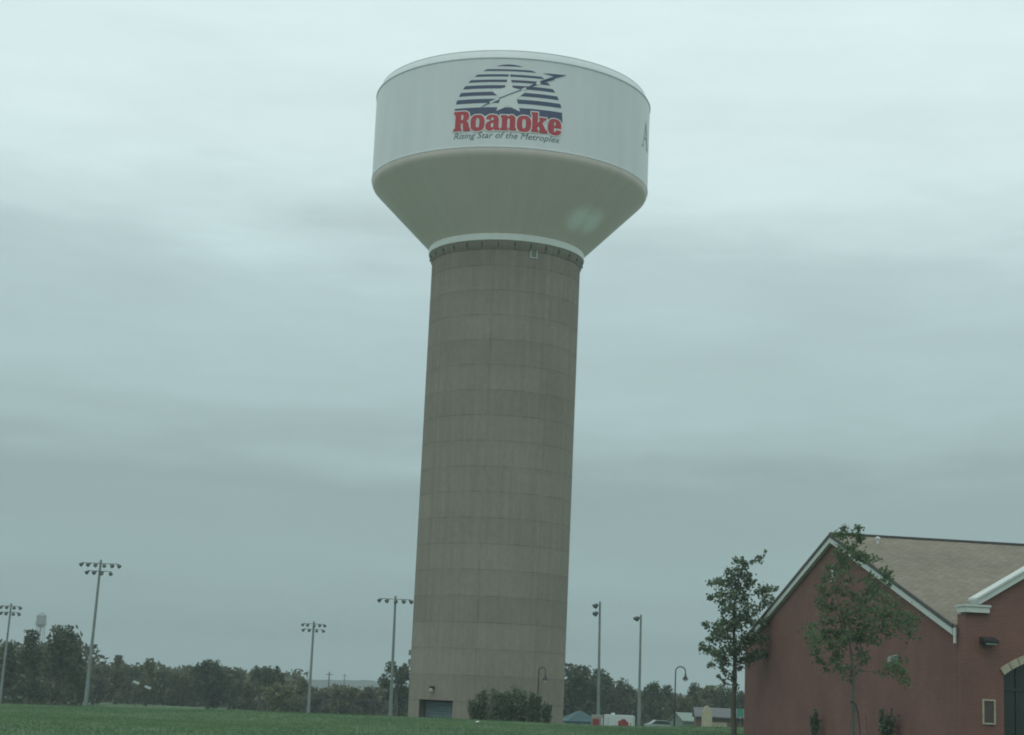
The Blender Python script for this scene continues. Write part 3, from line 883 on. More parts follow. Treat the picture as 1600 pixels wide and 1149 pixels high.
# ------------------------------------------------------------------ trees
def quads_mesh(name, P, size, rng, mat, aspect=1.0, upbias=0.0):
    """one leaf quad per point"""
    n = len(P)
    nrm = rng.normal(size=(n, 3)); nrm[:, 2] += upbias
    nrm /= np.linalg.norm(nrm, axis=1)[:, None]
    a = np.cross(nrm, rng.normal(size=(n, 3))); a /= np.linalg.norm(a, axis=1)[:, None]
    b = np.cross(nrm, a)
    s = (size * (0.6 + 0.8 * rng.random(n)))[:, None] if np.isscalar(size) else (size * (0.6 + .8 * rng.random(n)))[:, None]
    V = np.empty((n, 4, 3))
    V[:, 0] = P - a * s; V[:, 1] = P - b * s * .45 * aspect + a * s * .1; V[:, 2] = P + a * s; V[:, 3] = P + b * s * .45 * aspect - a * s * .1
    me = bpy.data.meshes.new(name)
    me.vertices.add(n * 4); me.vertices.foreach_set('co', V.ravel())
    me.loops.add(n * 4); me.loops.foreach_set('vertex_index', np.arange(n * 4, dtype=np.int32))
    me.polygons.add(n); me.polygons.foreach_set('loop_start', np.arange(0, n * 4, 4, dtype=np.int32))
    me.materials.append(mat)
    me.update(); me.validate()
    return me
def far_crown(seed, style):
    """unit tree: height 1, half-width 0.5"""
    rng = np.random.default_rng(seed)
    P = []
    if style == 'bushy':
        lumps = []
        for i in range(30):
            h = rng.random() ** .8
            z = .12 + .80 * h
            rmax = .42 * math.sqrt(max(.02, 1 - ((z - .45) / .55) ** 2))
            a = rng.random() * 6.28; r = rmax * math.sqrt(rng.random())
            lumps.append((r * math.cos(a), r * math.sin(a), z, .10 + .09 * rng.random()))
    elif style == 'upright':
        lumps = []
        for i in range(26):
            z = .08 + .88 * rng.random()
            rmax = .40 * (1 - .75 * max(0, z - .35) / .6)
            a = rng.random() * 6.28; r = rmax * math.sqrt(rng.random())
            lumps.append((r * math.cos(a), r * math.sin(a), z, .07 + .07 * rng.random()))
    elif style == 'umbrella':
        lumps = []
        for i in range(22):
            z = .60 + .35 * rng.random()
            a = rng.random() * 6.28; r = .43 * math.sqrt(rng.random()) * (1.15 - .7 * (z - .6) / .4)
            lumps.append((r * math.cos(a), r * math.sin(a), z, .08 + .06 * rng.random()))
    else:   # thicket
        lumps = []
        for i in range(34):
            z = .05 + .75 * rng.random() ** 1.1
            a = rng.random() * 6.28; r = .46 * math.sqrt(rng.random())
            lumps.append((r * math.cos(a), r * math.sin(a), z, .09 + .09 * rng.random()))
    for (x, y, z, r) in lumps:
        k = int(90 * (r / .14) ** 1.5)
        d = rng.normal(size=(k, 3)); d /= np.linalg.norm(d, axis=1)[:, None]
        q = d * r * (rng.random((k, 1)) ** .4) * np.array([1, 1, .95]) + np.array([x, y, z])
        P.append(q)
        # twigs poking out
        t = rng.normal(size=(5, 3)); t[:, 2] = abs(t[:, 2]) + .3; t /= np.linalg.norm(t, axis=1)[:, None]
        P.append(np.array([x, y, z]) + t * r * (1.0 + .35 * rng.random((5, 1))))
    P = np.concatenate(P); P[:, 2] = np.clip(P[:, 2], .0, 1.02)
    return P, lumps, rng
CROWNS = {}
for i, st in enumerate(('bushy', 'bushy', 'bushy', 'upright', 'upright', 'umbrella', 'thicket', 'thicket', 'thicket')):
    CROWNS.setdefault(st, []).append((100 + i, st))
def make_tree(name, label, px, topy, hwpx, Yd, style, mat, group, idx, cat='tree'):
    x = gx(px, Yd); g = ground(x, Yd)
    top = at(px, topy, Yd).z
    Hh = top - g + .15; W2 = hwpx / F * Yd
    seed, st = CROWNS[style][idx % len(CROWNS[style])]
    root = thing(name, label, cat, (x, Yd, g - .1), 0, group)
    P, lumps, rng = far_crown(seed * 7 + idx, style)
    P = P * np.array([2 * W2, 2 * W2, Hh])
    me = quads_mesh('crown', P, min(.34, .10 + .055 * W2), rng, mat)
    c = bpy.data.objects.new('crown', me); COL.objects.link(c); c.parent = root
    tm = MB()
    tr = max(.07, .035 * Hh)
    hh = .62 * Hh
    tm.tube([(0, 0, -.2), (.02 * Hh, 0, .3 * hh), (-.01 * Hh, .01, hh)], [tr * 1.3, tr, tr * .5], 7)
    for (lx_, ly_, lz_, lr) in lumps[::3]:
        e = Vector((lx_ * 2 * W2, ly_ * 2 * W2, lz_ * Hh))
        s = Vector((0, 0, max(.1, min(hh, e.z * .6))))
        tm.tube([s, (s + e) / 2 + Vector((0, 0, .05 * Hh)), e], [tr * .4, tr * .25, tr * .1], 4, cap=False)
    tm.build('trunk', M_bark, root)
    return root
far = 'trees along the edge of the ball field'
TREES = [
 # px, top y, half width px, distance, style, leaf, label
 (6, 1001, 26, 205, 'bushy', L_dark, 'dark tree at the far left edge behind the nearest left floodlight pole'),
 (46, 989, 30, 190, 'upright', L_dark, 'tall dark tree beneath the small distant water tank'),
 (97, 982, 32, 185, 'bushy', L_dark, 'biggest dark tree of the left clump, with a steep right edge'),
 (119, 1001, 15, 192, 'upright', L_dark, 'slim dark tree on the right flank of the big left clump'),
 (148, 1036, 22, 230, 'bushy', L_brown, 'low brownish tree behind the foot of the tall left floodlight pole'),
 (183, 1027, 15, 240, 'upright', L_olive, 'narrow pointed olive tree right of the tall left floodlight pole'),
 (203, 1041, 20, 250, 'bushy', L_brown, 'brownish tree between the narrow olive tree and a rounder taller one'),
 (230, 1032, 22, 240, 'upright', L_olive, 'olive tree with ragged top above the two small pale panels'),
 (258, 1047, 22, 260, 'bushy', L_dark, 'low dark tree right of the two small pale panels'),
 (287, 1045, 22, 255, 'thicket', L_olive, 'low olive tree in the dip before the broad dark one'),
 (327, 1034, 32, 225, 'bushy', L_dark, 'broad dark domed tree midway along the left tree line'),
 (360, 1046, 24, 235, 'bushy', L_brown, 'brownish tree on the right shoulder of the broad domed one'),
 (388, 1056, 22, 245, 'thicket', L_olive, 'low olive tree left of the pair with open crowns'),
 (406, 1043, 17, 240, 'umbrella', L_dark, 'left one of the two open crowned trees before the field gap'),
 (428, 1043, 16, 240, 'umbrella', L_dark, 'right one of the two open crowned trees before the field gap'),
 (436, 1063, 26, 220, 'thicket', L_olive, 'yellowish green bush under the open crowned pair'),
 (474, 1062, 22, 230, 'upright', L_olive, 'low tree behind the middle floodlight pole'),
 (508, 1071, 24, 225, 'thicket', L_brown, 'low brownish bush right of the middle floodlight pole'),
 (545, 1070, 26, 222, 'thicket', L_olive, 'yellowish bush below the two utility poles'),
 (582, 1070, 24, 226, 'thicket', L_brown, 'brownish bush left of the single row floodlight pole'),
 (619, 1038, 26, 210, 'umbrella', L_dark, 'tree with a flat open crown between floodlight pole and tower'),
 (628, 1068, 26, 212, 'thicket', L_dark, 'dark bush at the left foot of the water tower'),
 (903, 1042, 36, 215, 'bushy', L_dark, 'tallest dark tree close to the right side of the tower'),
 (936, 1048, 22, 220, 'bushy', L_dark, 'dark tree behind the twin tier floodlight pole right of the tower'),
 (962, 1060, 20, 235, 'bushy', L_brown, 'brownish tree above the white trailer'),
 (984, 1069, 18, 240, 'upright', L_olive, 'olive tree left of the rightmost floodlight pole'),
 (1022, 1067, 22, 230, 'bushy', L_dark, 'dark tree just right of the rightmost floodlight pole'),
 (1042, 1073, 16, 245, 'upright', L_dark, 'slim dark tree beside the smallest crook lamp'),
 (1064, 1077, 20, 238, 'thicket', L_olive, 'olive tree behind the larger crook street lamp'),
 (1087, 1070, 18, 250, 'bushy', L_dark, 'dark round tree left above the cream sign pillar'),
 (1108, 1074, 18, 245, 'bushy', L_olive, 'olive tree directly above the cream sign pillar'),
 (1130, 1074, 20, 250, 'bushy', L_dark, 'dark tree behind the trunk of the young street tree'),
 (1156, 1082, 16, 255, 'bushy', L_dark, 'small dark tree at the left corner of the brick hall'),
]
for i, (px, ty, hwp, Yd, st, mt, lb) in enumerate(TREES):
    low = st == 'thicket'
    make_tree('shrub' if low else 'tree', lb, px, ty, hwp * 1.12, Yd, st, mt, 'bushes along the edge of the ball field' if low else far, i, 'bush' if low else 'tree')
# undergrowth that fills the tree line: one uncountable mass
def undergrowth():
    rng = np.random.default_rng(11)
    P = []
    for (p0, p1, Yd, hpx) in ((-30, 135, 215, 60), (125, 470, 268, 26), (440, 660, 240, -4), (865, 1180, 268, 16)):
        n = int((p1 - p0) * 26)
        for k in range(n):
            px = p0 + (p1 - p0) * rng.random()
            y = Yd + rng.normal() * 5
            x = gx(px, Yd); g = ground(x, Yd)
            top = EYE + hpx / F * Yd * .72 - .4 + 0.4 * math.sin(px * .11) + .3 * math.sin(px * .31)
            z = g + (top - g) * rng.random() ** .8
            P.append((x, y, z))
    me = quads_mesh('undergrowth', np.array(P), .42, rng, L_brown)
    o = bpy.data.objects.new('undergrowth', me); COL.objects.link(o)
    tag(o, 'dense dim undergrowth filling the tree line behind the field', 'undergrowth', kind='stuff')
undergrowth()

# shrubs in front of the tower
def make_shrub(label, px, topy, hwpx, Yd, idx, n=900, group='shrubs at the foot of the water tower', mat=L_shrub, leaf=.095, boty=None):
    x = gx(px, Yd); g = ground(x, Yd)
    top = at(px, topy, Yd).z
    Hh = top - g; W2 = hwpx / F * Yd
    rng = np.random.default_rng(500 + idx)
    root = thing('shrub', label, 'shrub', (x, Yd, g - .05), 0, group)
    tm = MB(); P = []
    stems = 16
    for k in range(stems):
        a = rng.random() * 6.28; r = W2 * (.25 + .7 * rng.random())
        e = Vector((math.cos(a) * r, math.sin(a) * r * .8, Hh * (.68 + .34 * rng.random()) * (1 - .28 * (r / W2) ** 2)))
        m_ = Vector((e.x * .45, e.y * .45, e.z * .55))
        tm.tube([(0, 0, 0), m_, e], [.04, .025, .008], 5, cap=False)
        for q in range(n // stems):
            t = .12 + .88 * rng.random() ** .8
            b = (m_ * (2 * t)) if t < .5 else m_ + (e - m_) * (2 * t - 1)
            sp_ = W2 * .34 * (1.15 - t * .85)
            b = b * (1 + .10 * (rng.random() < .06))
            P.append((b.x + rng.normal() * sp_, b.y + rng.normal() * sp_, max(.03, b.z + rng.normal() * sp_ * .8)))
    me = quads_mesh('foliage', np.array(P), leaf, rng, mat, 1.2)
    c = bpy.data.objects.new('foliage', me); COL.objects.link(c); c.parent = root
    tm.build('stem', M_bark, root)
    return root
make_shrub('narrow leftmost shrub of the row against the tower foot', 750, 1076, 19, 120, 0, 2600)
make_shrub('dark rounded shrub left of centre against the tower foot', 778, 1073, 22, 119, 1, 5200)
make_shrub('tallest densest shrub in the middle of the tower foot row', 812, 1071, 24, 119.5, 2, 6000)
make_shrub('shrub at the foot of the small crook lamp by the tower', 838, 1074, 16, 118.5, 3, 3200)
make_shrub('thin rightmost shrub with one sprig leaning right by the tower', 855, 1093, 10, 119, 4, 900)

# young street trees: clusters of leaves read off as offsets from the trunk foot, in metres
def cluster_tree(name, label, Yd, foot, path, clusters, trunk_r, mat, bark, seed, per, leaf, spr=.72):
    k = Yd / F
    f0 = at(foot[0], foot[1], Yd)
    x0 = f0.x; g = ground(x0, Yd)
    root = thing(name, label, 'tree', (x0, Yd, g - .02), 0)
    rng = np.random.default_rng(seed)
    def loc(px, py, dy=0.0):
        q = at(px, py, Yd + dy); return Vector((q.x - x0, dy, q.z - g))
    pts = [loc(*p) for p in path]
    pts[0].z = -.15
    tm = MB()
    nP = len(pts)
    tm.tube(pts, [trunk_r * (1 - .86 * i / (nP - 1)) for i in range(nP)], 9)
    P = []; nodes = []
    zs_ = [p.z for p in pts]; xs_ = [p.x for p in pts]; ys_ = [p.y for p in pts]
    for t in np.linspace(pts[1].z * .85, pts[-1].z, 40):
        nodes.append((Vector((np.interp(t, zs_, xs_), np.interp(t, zs_, ys_), t)), trunk_r * .34 * (1 - .7 * t / pts[-1].z)))
    cl_ = []
    for (px, py, r) in clusters:
        c0 = loc(px, py)
        spread = max(.3, abs(c0.x - np.interp(c0.z, zs_, xs_)) * .7 + .35)
        dy = float(np.clip(rng.normal() * spread * .6, -1.5, 1.5))
        cl_.append((loc(px, py, dy), r * k))
    cl_.sort(key=lambda q: (q[0] - Vector((np.interp(q[0].z, zs_, xs_), 0, q[0].z))).length)
    for c, rm in cl_:
        # grow from the nearest wood below this clump
        best = min(nodes, key=lambda q: (q[0] - c).length + max(0, q[0].z - c.z + .1) * 3)
        s0, r0_ = best
        md = s0.lerp(c, .5) + Vector((rng.normal() * .04, rng.normal() * .04, -.10 * (c - s0).length))
        r1_ = max(.006, r0_ * .55)
        tm.tube([s0, md, c], [r0_ * .8, (r0_ * .8 + r1_) / 2, r1_ * .7], 4, cap=False)
        nodes.append((md, (r0_ + r1_) / 2)); nodes.append((c, r1_))
        n = max(6, int(per * (rm / .2) ** 1.6))
        d = rng.normal(size=(n, 3)) * rm * np.array([spr, spr, spr * .9])
        P.append(d + np.array(c))
        for q in range(4):
            b = s0.lerp(c, .3 + .7 * rng.random())
            P.append(np.array([[b.x + rng.normal() * .07, b.y + rng.normal() * .07, b.z + rng.normal() * .07]]))
    me = quads_mesh('crown', np.concatenate(P), leaf, rng, mat, 1.5)
    c = bpy.data.objects.new('crown', me); COL.objects.link(c); c.parent = root
    tm.build('trunk', bark, root, smooth=50)
    return root
LZ = [(450,48,8),(405,90,18),(370,108,8),(270,100,15),(305,90,12),(320,120,22),(225,160,20),(270,150,10),(355,180,10),(240,200,28),(300,190,35),(350,225,20),(375,232,7),(120,235,15),(150,225,18),(190,235,25),(260,260,40),(310,270,35),(430,265,18),(465,268,18),(508,268,10),(400,285,15),(440,300,25),(470,345,18),(440,360,22),(115,318,15),(170,300,25),(190,350,20),(230,310,35),(320,330,25),(390,400,25),(330,390,30),(240,380,30),(200,390,18),(300,430,30),(350,465,25),(410,465,12),(440,455,15),(470,475,8),(250,470,25),(190,455,18),(85,480,15),(150,500,25),(190,500,30),(240,490,20),(280,500,30),(180,540,30),(140,570,25),(100,567,8),(215,560,25),(60,605,10),(75,625,18),(110,635,22),(150,665,28),(190,660,25),(240,630,35),(280,640,25),(115,720,12),(200,700,25),(310,580,25),(340,560,25),(370,560,30),(430,575,25),(330,600,20),(300,700,25),(340,685,25),(390,670,25),(440,660,22),(290,740,18),(180,740,12),(210,770,12),(165,795,10),(195,830,12),(245,800,15),(270,850,12)]
LC = [(1080 + a / 3.84, 850 + b / 3.84, c / 3.84) for a, b, c in LZ]
LP = [(1080 + a / 3.84, 850 + b / 3.84) for a, b in ((258, 1110), (252, 950), (262, 800), (260, 600), (252, 450), (275, 250), (315, 110))]
cluster_tree('street_tree', 'young tree with sparse dark leaves at the left corner of the brick hall', 86, (1145, 1139), LP, LC, .15, L_near, M_bark, 21, 80, .085, .8)
RZ = [(320,195,20),(350,205,15),(400,130,15),(375,190,25),(420,190,20),(400,165,15),(485,205,20),(520,215,20),(540,150,25),(515,135,10),(545,190,15),(540,245,20),(560,230,15),(460,310,35),(470,360,40),(430,330,25),(350,330,25),(330,360,30),(390,390,35),(530,380,30),(570,400,30),(600,430,25),(650,420,30),(540,420,25),(750,530,25),(790,550,25),(810,590,25),(800,640,20),(760,590,20),(270,490,30),(380,470,35),(420,500,40),(230,590,35),(300,560,20),(360,560,30),(420,600,35),(600,600,35),(650,640,40),(690,680,40),(620,690,30),(200,680,30),(230,740,40),(300,660,15),(330,700,20),(400,720,25),(460,730,30),(520,780,40),(620,770,45),(700,760,45),(780,790,40),(850,830,45),(180,830,35),(250,850,40),(320,860,25),(420,850,40),(500,880,45),(600,880,45),(700,880,45),(800,900,40),(900,930,40),(950,960,40),(1000,950,35),(1060,960,25),(200,960,40),(300,960,30),(400,960,45),(500,980,45),(620,990,45),(740,980,45),(860,1010,45),(980,1030,30),(110,1040,35),(200,1060,40),(320,1060,45),(440,1080,45),(560,1070,40),(680,1080,40),(800,1080,35),(120,1110,35),(250,1130,35),(380,1130,40),(520,1130,35),(640,1130,30)]
RC = [(1250 + a / 5.745, 800 + b / 5.745, c / 5.745) for a, b, c in RZ] + [(1265,990,8),(1280,1000,7),(1300,1005,8),(1320,1000,8),(1345,995,7),(1370,1000,5),(1425,990,7),(1275,1015,6),(1310,1020,7),(1345,1018,6),(1280,1030,5),(1305,1035,7),(1350,1030,6),(1312,1043,7),(1335,1045,6),(1390,1045,9),(1400,1040,8),(1410,1052,7),(1415,1065,5),(1290,1045,3),(1325,1060,5)]
RP = [(1333, 1170), (1333, 1085), (1335, 1058), (1327, 1000), (1307, 930), (1318, 835)]
cluster_tree('street_tree', 'young staked tree with bright green leaves before the brick gable', 54, (1333, 1165), RP, RC, .07, L_bright, M_bark2, 22, 120, .056, 1.0)

# stake and strap of the young tree
def stake():
    Yd = 53.6
    p0 = at(1353, 1119, Yd); p1 = at(1359, 1160, Yd); p1.z = ground(p1.x, Yd) - .1
    dirv = (p0 - p1)
    o = thing('tree_stake', 'thin brown stake beside the trunk of the bright young tree', 'stake', (p1.x, p1.y, p1.z))
    MB().tube([(0, 0, 0), dirv], [.02, .018], 6).build('post', M_wood, o)
    pts = [at(1329, 1098, 53.85), at(1332, 1096, 53.8), at(1337, 1101, 53.7), at(1341, 1116, 53.65), at(1343.5, 1140, 53.6)]
    e = at(1344, 1165, 53.6); e.z = ground(e.x, 53.6); pts.append(e)
    MB().tube([p - p1 for p in pts], [.035, .035, .03, .024, .02, .02], 7).build('strap', M_dark, o)
stake()
# foundation shrubs along the brick gable
def ongable(px): 
    d = ray(px, hor(px)); A2_ = np.array([[-gd.x, -d.x], [-gd.y, -d.y]]); s = np.linalg.solve(A2_, np.array([-Lc.x, -Lc.y])); return Lc - gd * float(s[0])
for i, (px, ty, hw_, lb) in enumerate(((1273, 1106, 9, 'slim columnar shrub against the brick gable left of the staked tree'), (1386, 1102, 18, 'wide dark shrub against the brick gable right of the staked tree'))):
    q = ongable(px)
    make_shrub(lb, px, ty, hw_, q.y - 1.2, 20 + i, 700, 'shrubs against the brick gable', L_near, .07)

# ------------------------------------------------------------------ floodlight poles of the ball field
def head_mesh():
    """floodlight: bracket, bowl opening towards -y and down"""
    mb = MB()
    mb.tube([(0, 0, 0), (0, -.1, -.12)], .05, 6)
    ax = Vector((0, -math.cos(R_(38)), -math.sin(R_(38))))
    c = Vector((0, -.1, -.16))
    mb.tube([c - ax * .25, c - ax * .1, c + ax * .12, c + ax * .3], [.10, .17, .27, .33], 12)
    hood = [c + ax * .3, c + ax * .52]
    mb.tube(hood, [.335, .345], 12, cap=False)
    return mb
def lens_mesh():
    ax = Vector((0, -math.cos(R_(38)), -math.sin(R_(38)))); c = Vector((0, -.1, -.16))
    return MB().tube([c + ax * .305, c + ax * .33], [.30, .27], 12)
HEAD = LENS = None
def flood_pole(label, bot, top, Yd, rows, arm_rot, aim, rad=(.22, .12), sc=1.0, Yold=260, lift=.16):
    kk = Yd / Yold
    rows = [(a_ * kk, b_, c_ * kk) for a_, b_, c_ in rows]; rad = (rad[0] * kk, rad[1] * kk); sc *= kk * .88; lift *= kk
    global HEAD, LENS
    bx = gx(bot[0], Yd)
    t = at(top[0], top[1], Yd); b = at(bot[0], bot[1], Yd); 
    g = ground(b.x, Yd)
    b = b + (t - b) * ((g - .3 - b.z) / (t.z - b.z))
    root = thing('floodlight_pole', label, 'floodlight pole', b, 0, 'ball field floodlight poles')
    d = t - b
    MB().tube([(0, 0, 0), d * .35, d * 1.012], [rad[0], (rad[0] + rad[1]) / 2 * 1.02, rad[1]], 10).build('pole', M_galv, root, smooth=50)
    rot = Matrix.Rotation(arm_rot, 3, 'Z')
    for (drop, n, span) in rows:
        c = d * ((d.z - drop) / d.z)
        a = rot @ Vector((span / 2, 0, 0))
        off = rot @ Vector((0, -lift, 0))
        MB().tube([c + off - a, c + off + a], .055 * kk, 6).build('crossarm', M_lampbody, root)
        for k in range(n):
            f = (k / (n - 1) - .5) * 2 if n > 1 else 0
            p = c + off + a * f * .96
            if HEAD is None:
                h = head_mesh().build('floodlight', M_lampbody, root, smooth=40); HEAD = h
                l = lens_mesh().build('lens', M_lens, h); LENS = l
            else:
                h = HEAD.copy(); COL.objects.link(h); h.parent = root
                l = LENS.copy(); COL.objects.link(l); l.parent = h
            h.location = p; h.rotation_euler = (0, 0, aim[k % len(aim)]); h.scale = (sc, sc, sc)
def A(*d): return [R_(x) for x in d]
flood_pole('tall floodlight pole with six lamps over four left of the tower', (134, 1098), (157.5, 878), 165, [(.25, 6, 5.3), (1.4, 4, 3.3)], R_(4), A(-62, -50, -20, 25, 55, 62), (.32, .17))
flood_pole('far floodlight pole with two lamp rows at the left edge', (0, 1092), (17.5, 945), 175, [(.3, 4, 3.8), (1.7, 4, 3.6)], R_(5), A(-60, -30, 35, 60), (.38, .2), 1.3, 400)
flood_pole('floodlight pole with two lamp rows midway between left trees and tower', (482, 1106), (490.5, 973), 180, [(.3, 5, 4.6), (1.5, 4, 4.2)], R_(6), A(-60, -40, 20, 50, 65), (.42, .22), 1.15, 400)
flood_pole('floodlight pole with a single row of five lamps close left of the tower', (610, 1115), (618, 934), 160, [(.25, 5, 4.7)], R_(3), A(-70, -30, 15, 40, 70), (.33, .17), 1.1, 280)
flood_pole('floodlight pole with lamps stacked in two tiers right of the tower', (934.5, 1126), (937.5, 943), 172, [(.15, 4, 2.6), (1.4, 4, 2.4)], R_(-98), A(-78, -68, -85, -60), (.30, .16), 1.1, 280, .45)
flood_pole('rightmost floodlight pole with one tier of lamps turned left', (998, 1132), (1001.5, 963), 172, [(.15, 4, 2.6)], R_(-102), A(-80, -70, -85, -65), (.30, .16), 1.1, 290, .45)

# ------------------------------------------------------------------ crook street lamps
def crook_lamp(label, px, topy, Yd, sc, group='shepherd crook street lamps', hook=.85):
    x = gx(px, Yd); g = ground(x, Yd); top = at(px, topy, Yd).z
    Hh = top - g
    root = thing('street_lamp', label, 'street lamp', (x, Yd, g), 0, group)
    r = hook / 2
    pts = [(0, 0, -.1), (0, 0, Hh * .35), (0, 0, Hh - r - .25)]
    for k in range(0, 11):
        a = PI - PI * k / 10
        pts.append((r + r * math.cos(a), 0, Hh - r + r * math.sin(a)))
    pts.append((2 * r, 0, Hh - r - .18))
    n = len(pts)
    MB().tube(pts, [.085 * sc, .07 * sc] + [.05 * sc] * (n - 2), 8).build('pole', M_dark, root, smooth=50)
    MB().lathe([(.12, -.1), (.16, 0), (.14, .35), (.08, .5), (.07, .7)], 10).build('base', M_dark, root)
    zc = Hh - r - .18
    h = MB().lathe([(.05 * sc, .06), (.07 * sc, -.05), (.10 * sc, -.18), (.22 * sc, -.36), (.25 * sc, -.44), (.24 * sc, -.46)], 12, (2 * r, 0, zc)).build('lamp_shade', M_dark, root, smooth=40)
    MB().lathe([(.02, -.38), (.19 * sc, -.44), (.15 * sc, -.56), (.03, -.62)], 12, (2 * r, 0, zc)).build('lamp_globe', M_lens, h, smooth=True)
    return root
crook_lamp('dark crook street lamp between the rightmost floodlight pole and the cream sign', 1054.5, 1041.5, 150, 1.0)
crook_lamp('thin crook street lamp rising from the shrubs before the tower shaft', 840.5, 1043, 123, .7, hook=.47)
crook_lamp('smallest distant crook street lamp left of the larger one', 1043.5, 1071, 330, 1.1, hook=.6)

# ------------------------------------------------------------------ far structures
def old_tank():
    Yd = 760; x = gx(57, Yd); g = ground(x, Yd)
    top = at(57, 956, Yd).z; zb = at(57, 976, Yd).z
    root = thing('old_water_tank', 'small distant legged water tank above the dark left trees', 'water tower', (x, Yd, g))
    R = 2.1; Ht = top - g; z0 = zb - g
    MB().lathe([(.4, z0 - 1.3), (1.3, z0 - .8), (R, z0), (R, Ht - 1.7), (R + .15, Ht - 1.65), (1.0, Ht - .5), (.08, Ht)], 20).build('tank', M_galv, root, smooth=35)
    MB().lathe([(R + .05, z0 - .05), (R + .75, z0 - .05), (R + .75, z0 + .06), (R + .05, z0 + .06)], 20).lathe([(R + .72, z0 + .95), (R + .78, z0 + .95), (R + .78, z0 + 1.02), (R + .72, z0 + 1.02)], 20).build('balcony', M_lampbody, root)
    for k in range(4):
        a = PI / 4 + k * PI / 2
        MB().tube([(3.1 * math.cos(a), 3.1 * math.sin(a), 0), (R * .95 * math.cos(a), R * .95 * math.sin(a), z0)], .16, 6).build('leg', M_galv, root)
    MB().tube([(0, 0, 0), (0, 0, z0 - 1.2)], .4, 8).build('riser', M_galv, root)
old_tank()

def utility_pole(label, px, topy, Yd):
    x = gx(px, Yd); g = ground(x, Yd); top = at(px, topy, Yd).z
    root = thing('utility_pole', label, 'utility pole', (x, Yd, g), R_(8), 'wooden utility poles')
    MB().tube([(0, 0, -.2), (0, 0, top - g)], [.2, .14], 8).build('pole', M_wood, root)
    MB().box((0, -.2, top - g - .6), (1.7, .14, .16)).build('crossarm', M_wood, root)
utility_pole('nearer wooden utility pole with crossarm above the far ridge', 513.5, 1050, 420)
utility_pole('farther wooden utility pole on the ridge left of the tower', 537.5, 1053, 620)
utility_pole('faint wooden utility pole above the open crowned trees', 394, 1043, 520)

def panel(label, px, topy, Yd):
    p = at(px, topy, Yd); g = ground(p.x, Yd)
    root = thing('tilted_panel', label, 'panel', (p.x, Yd, g), R_(-12), 'pale tilted panels on posts')
    h = p.z - g
    m = Matrix.Rotation(R_(20), 3, 'Y') @ Matrix.Rotation(R_(28), 3, 'X')
    MB().box((0, 0, h), (.70, .42, .05), m).build('plate', M_galv, root)
    MB().tube([(0, 0, -.1), (0, 0, h - .05)], .03, 6).build('post', M_dark, root)
panel('left one of the two small pale tilted panels before the trees', 213, 1067, 178)
panel('right one of the two small pale tilted panels before the trees', 231, 1074.5, 178)

def fence():
    M_f = simple('fence_steel', (.075, .09, .085), .7)
    Yd = 190
    x0, x1 = gx(455, Yd), gx(606, Yd); g = ground(x0, Yd)
    root = thing('chain_link_fence', 'low grey chain link fence at the edge of the field left of tower', 'fence', (x0, Yd, g))
    n = 7
    Hh = at(520, 1092, Yd).z - g
    for k in range(n):
        MB().tube([((x1 - x0) * k / (n - 1), 0, -.1), ((x1 - x0) * k / (n - 1), 0, Hh + .05)], .035, 6).build('post', M_f, root)
    MB().tube([(0, 0, Hh), (x1 - x0, 0, Hh)], .02, 5).build('rail', M_f, root)
    wm = MB(); L = x1 - x0
    st = .28
    k = -Hh
    while k < L:
        for s in (1, -1):
            a0, a1 = max(k, 0), min(k + Hh, L)
            z0_, z1_ = (a0 - k), (a1 - k)
            if s < 0: z0_, z1_ = Hh - z0_, Hh - z1_
            wm.tube([(a0, .02 * s, z0_), (a1, .02 * s, z1_)], .007, 3, cap=False)
        k += st
    wm.build('wire_mesh', M_f, root)
fence()

def canopy():
    Yd = 165; c = at(906, 1110, Yd); g = ground(c.x, Yd)
    root = thing('canopy_tent', 'teal pyramid canopy roof beside the right foot of the tower', 'canopy', (c.x, Yd, g), R_(14))
    ht = c.z - g; zb = at(906, 1127, Yd).z - g; r = 1.75
    vs = [(-r, -r, zb), (r, -r, zb), (r, r, zb), (-r, r, zb)]
    mb = MB()
    for i in range(4):
        a, b = Vector(vs[i]), Vector(vs[(i + 1) % 4]); ap = Vector((0, 0, ht))
        mid = (a + b + ap) / 3 - Vector((0, 0, .08))
        mb.add([a, b, ap, mid], [(0, 1, 3), (1, 2, 3), (2, 0, 3)])
        mb.add([a, b, b - Vector((0, 0, .22)), a - Vector((0, 0, .22))], [(0, 1, 2, 3)])
    mb.build('roof', M_teal, root, fix=False)
    for sx in (-1, 1):
        for sy in (-1, 1): MB().tube([(sx * (r - .06), sy * (r - .06), 0), (sx * (r - .06), sy * (r - .06), zb)], .035, 6).build('leg', M_dark, root)
canopy()

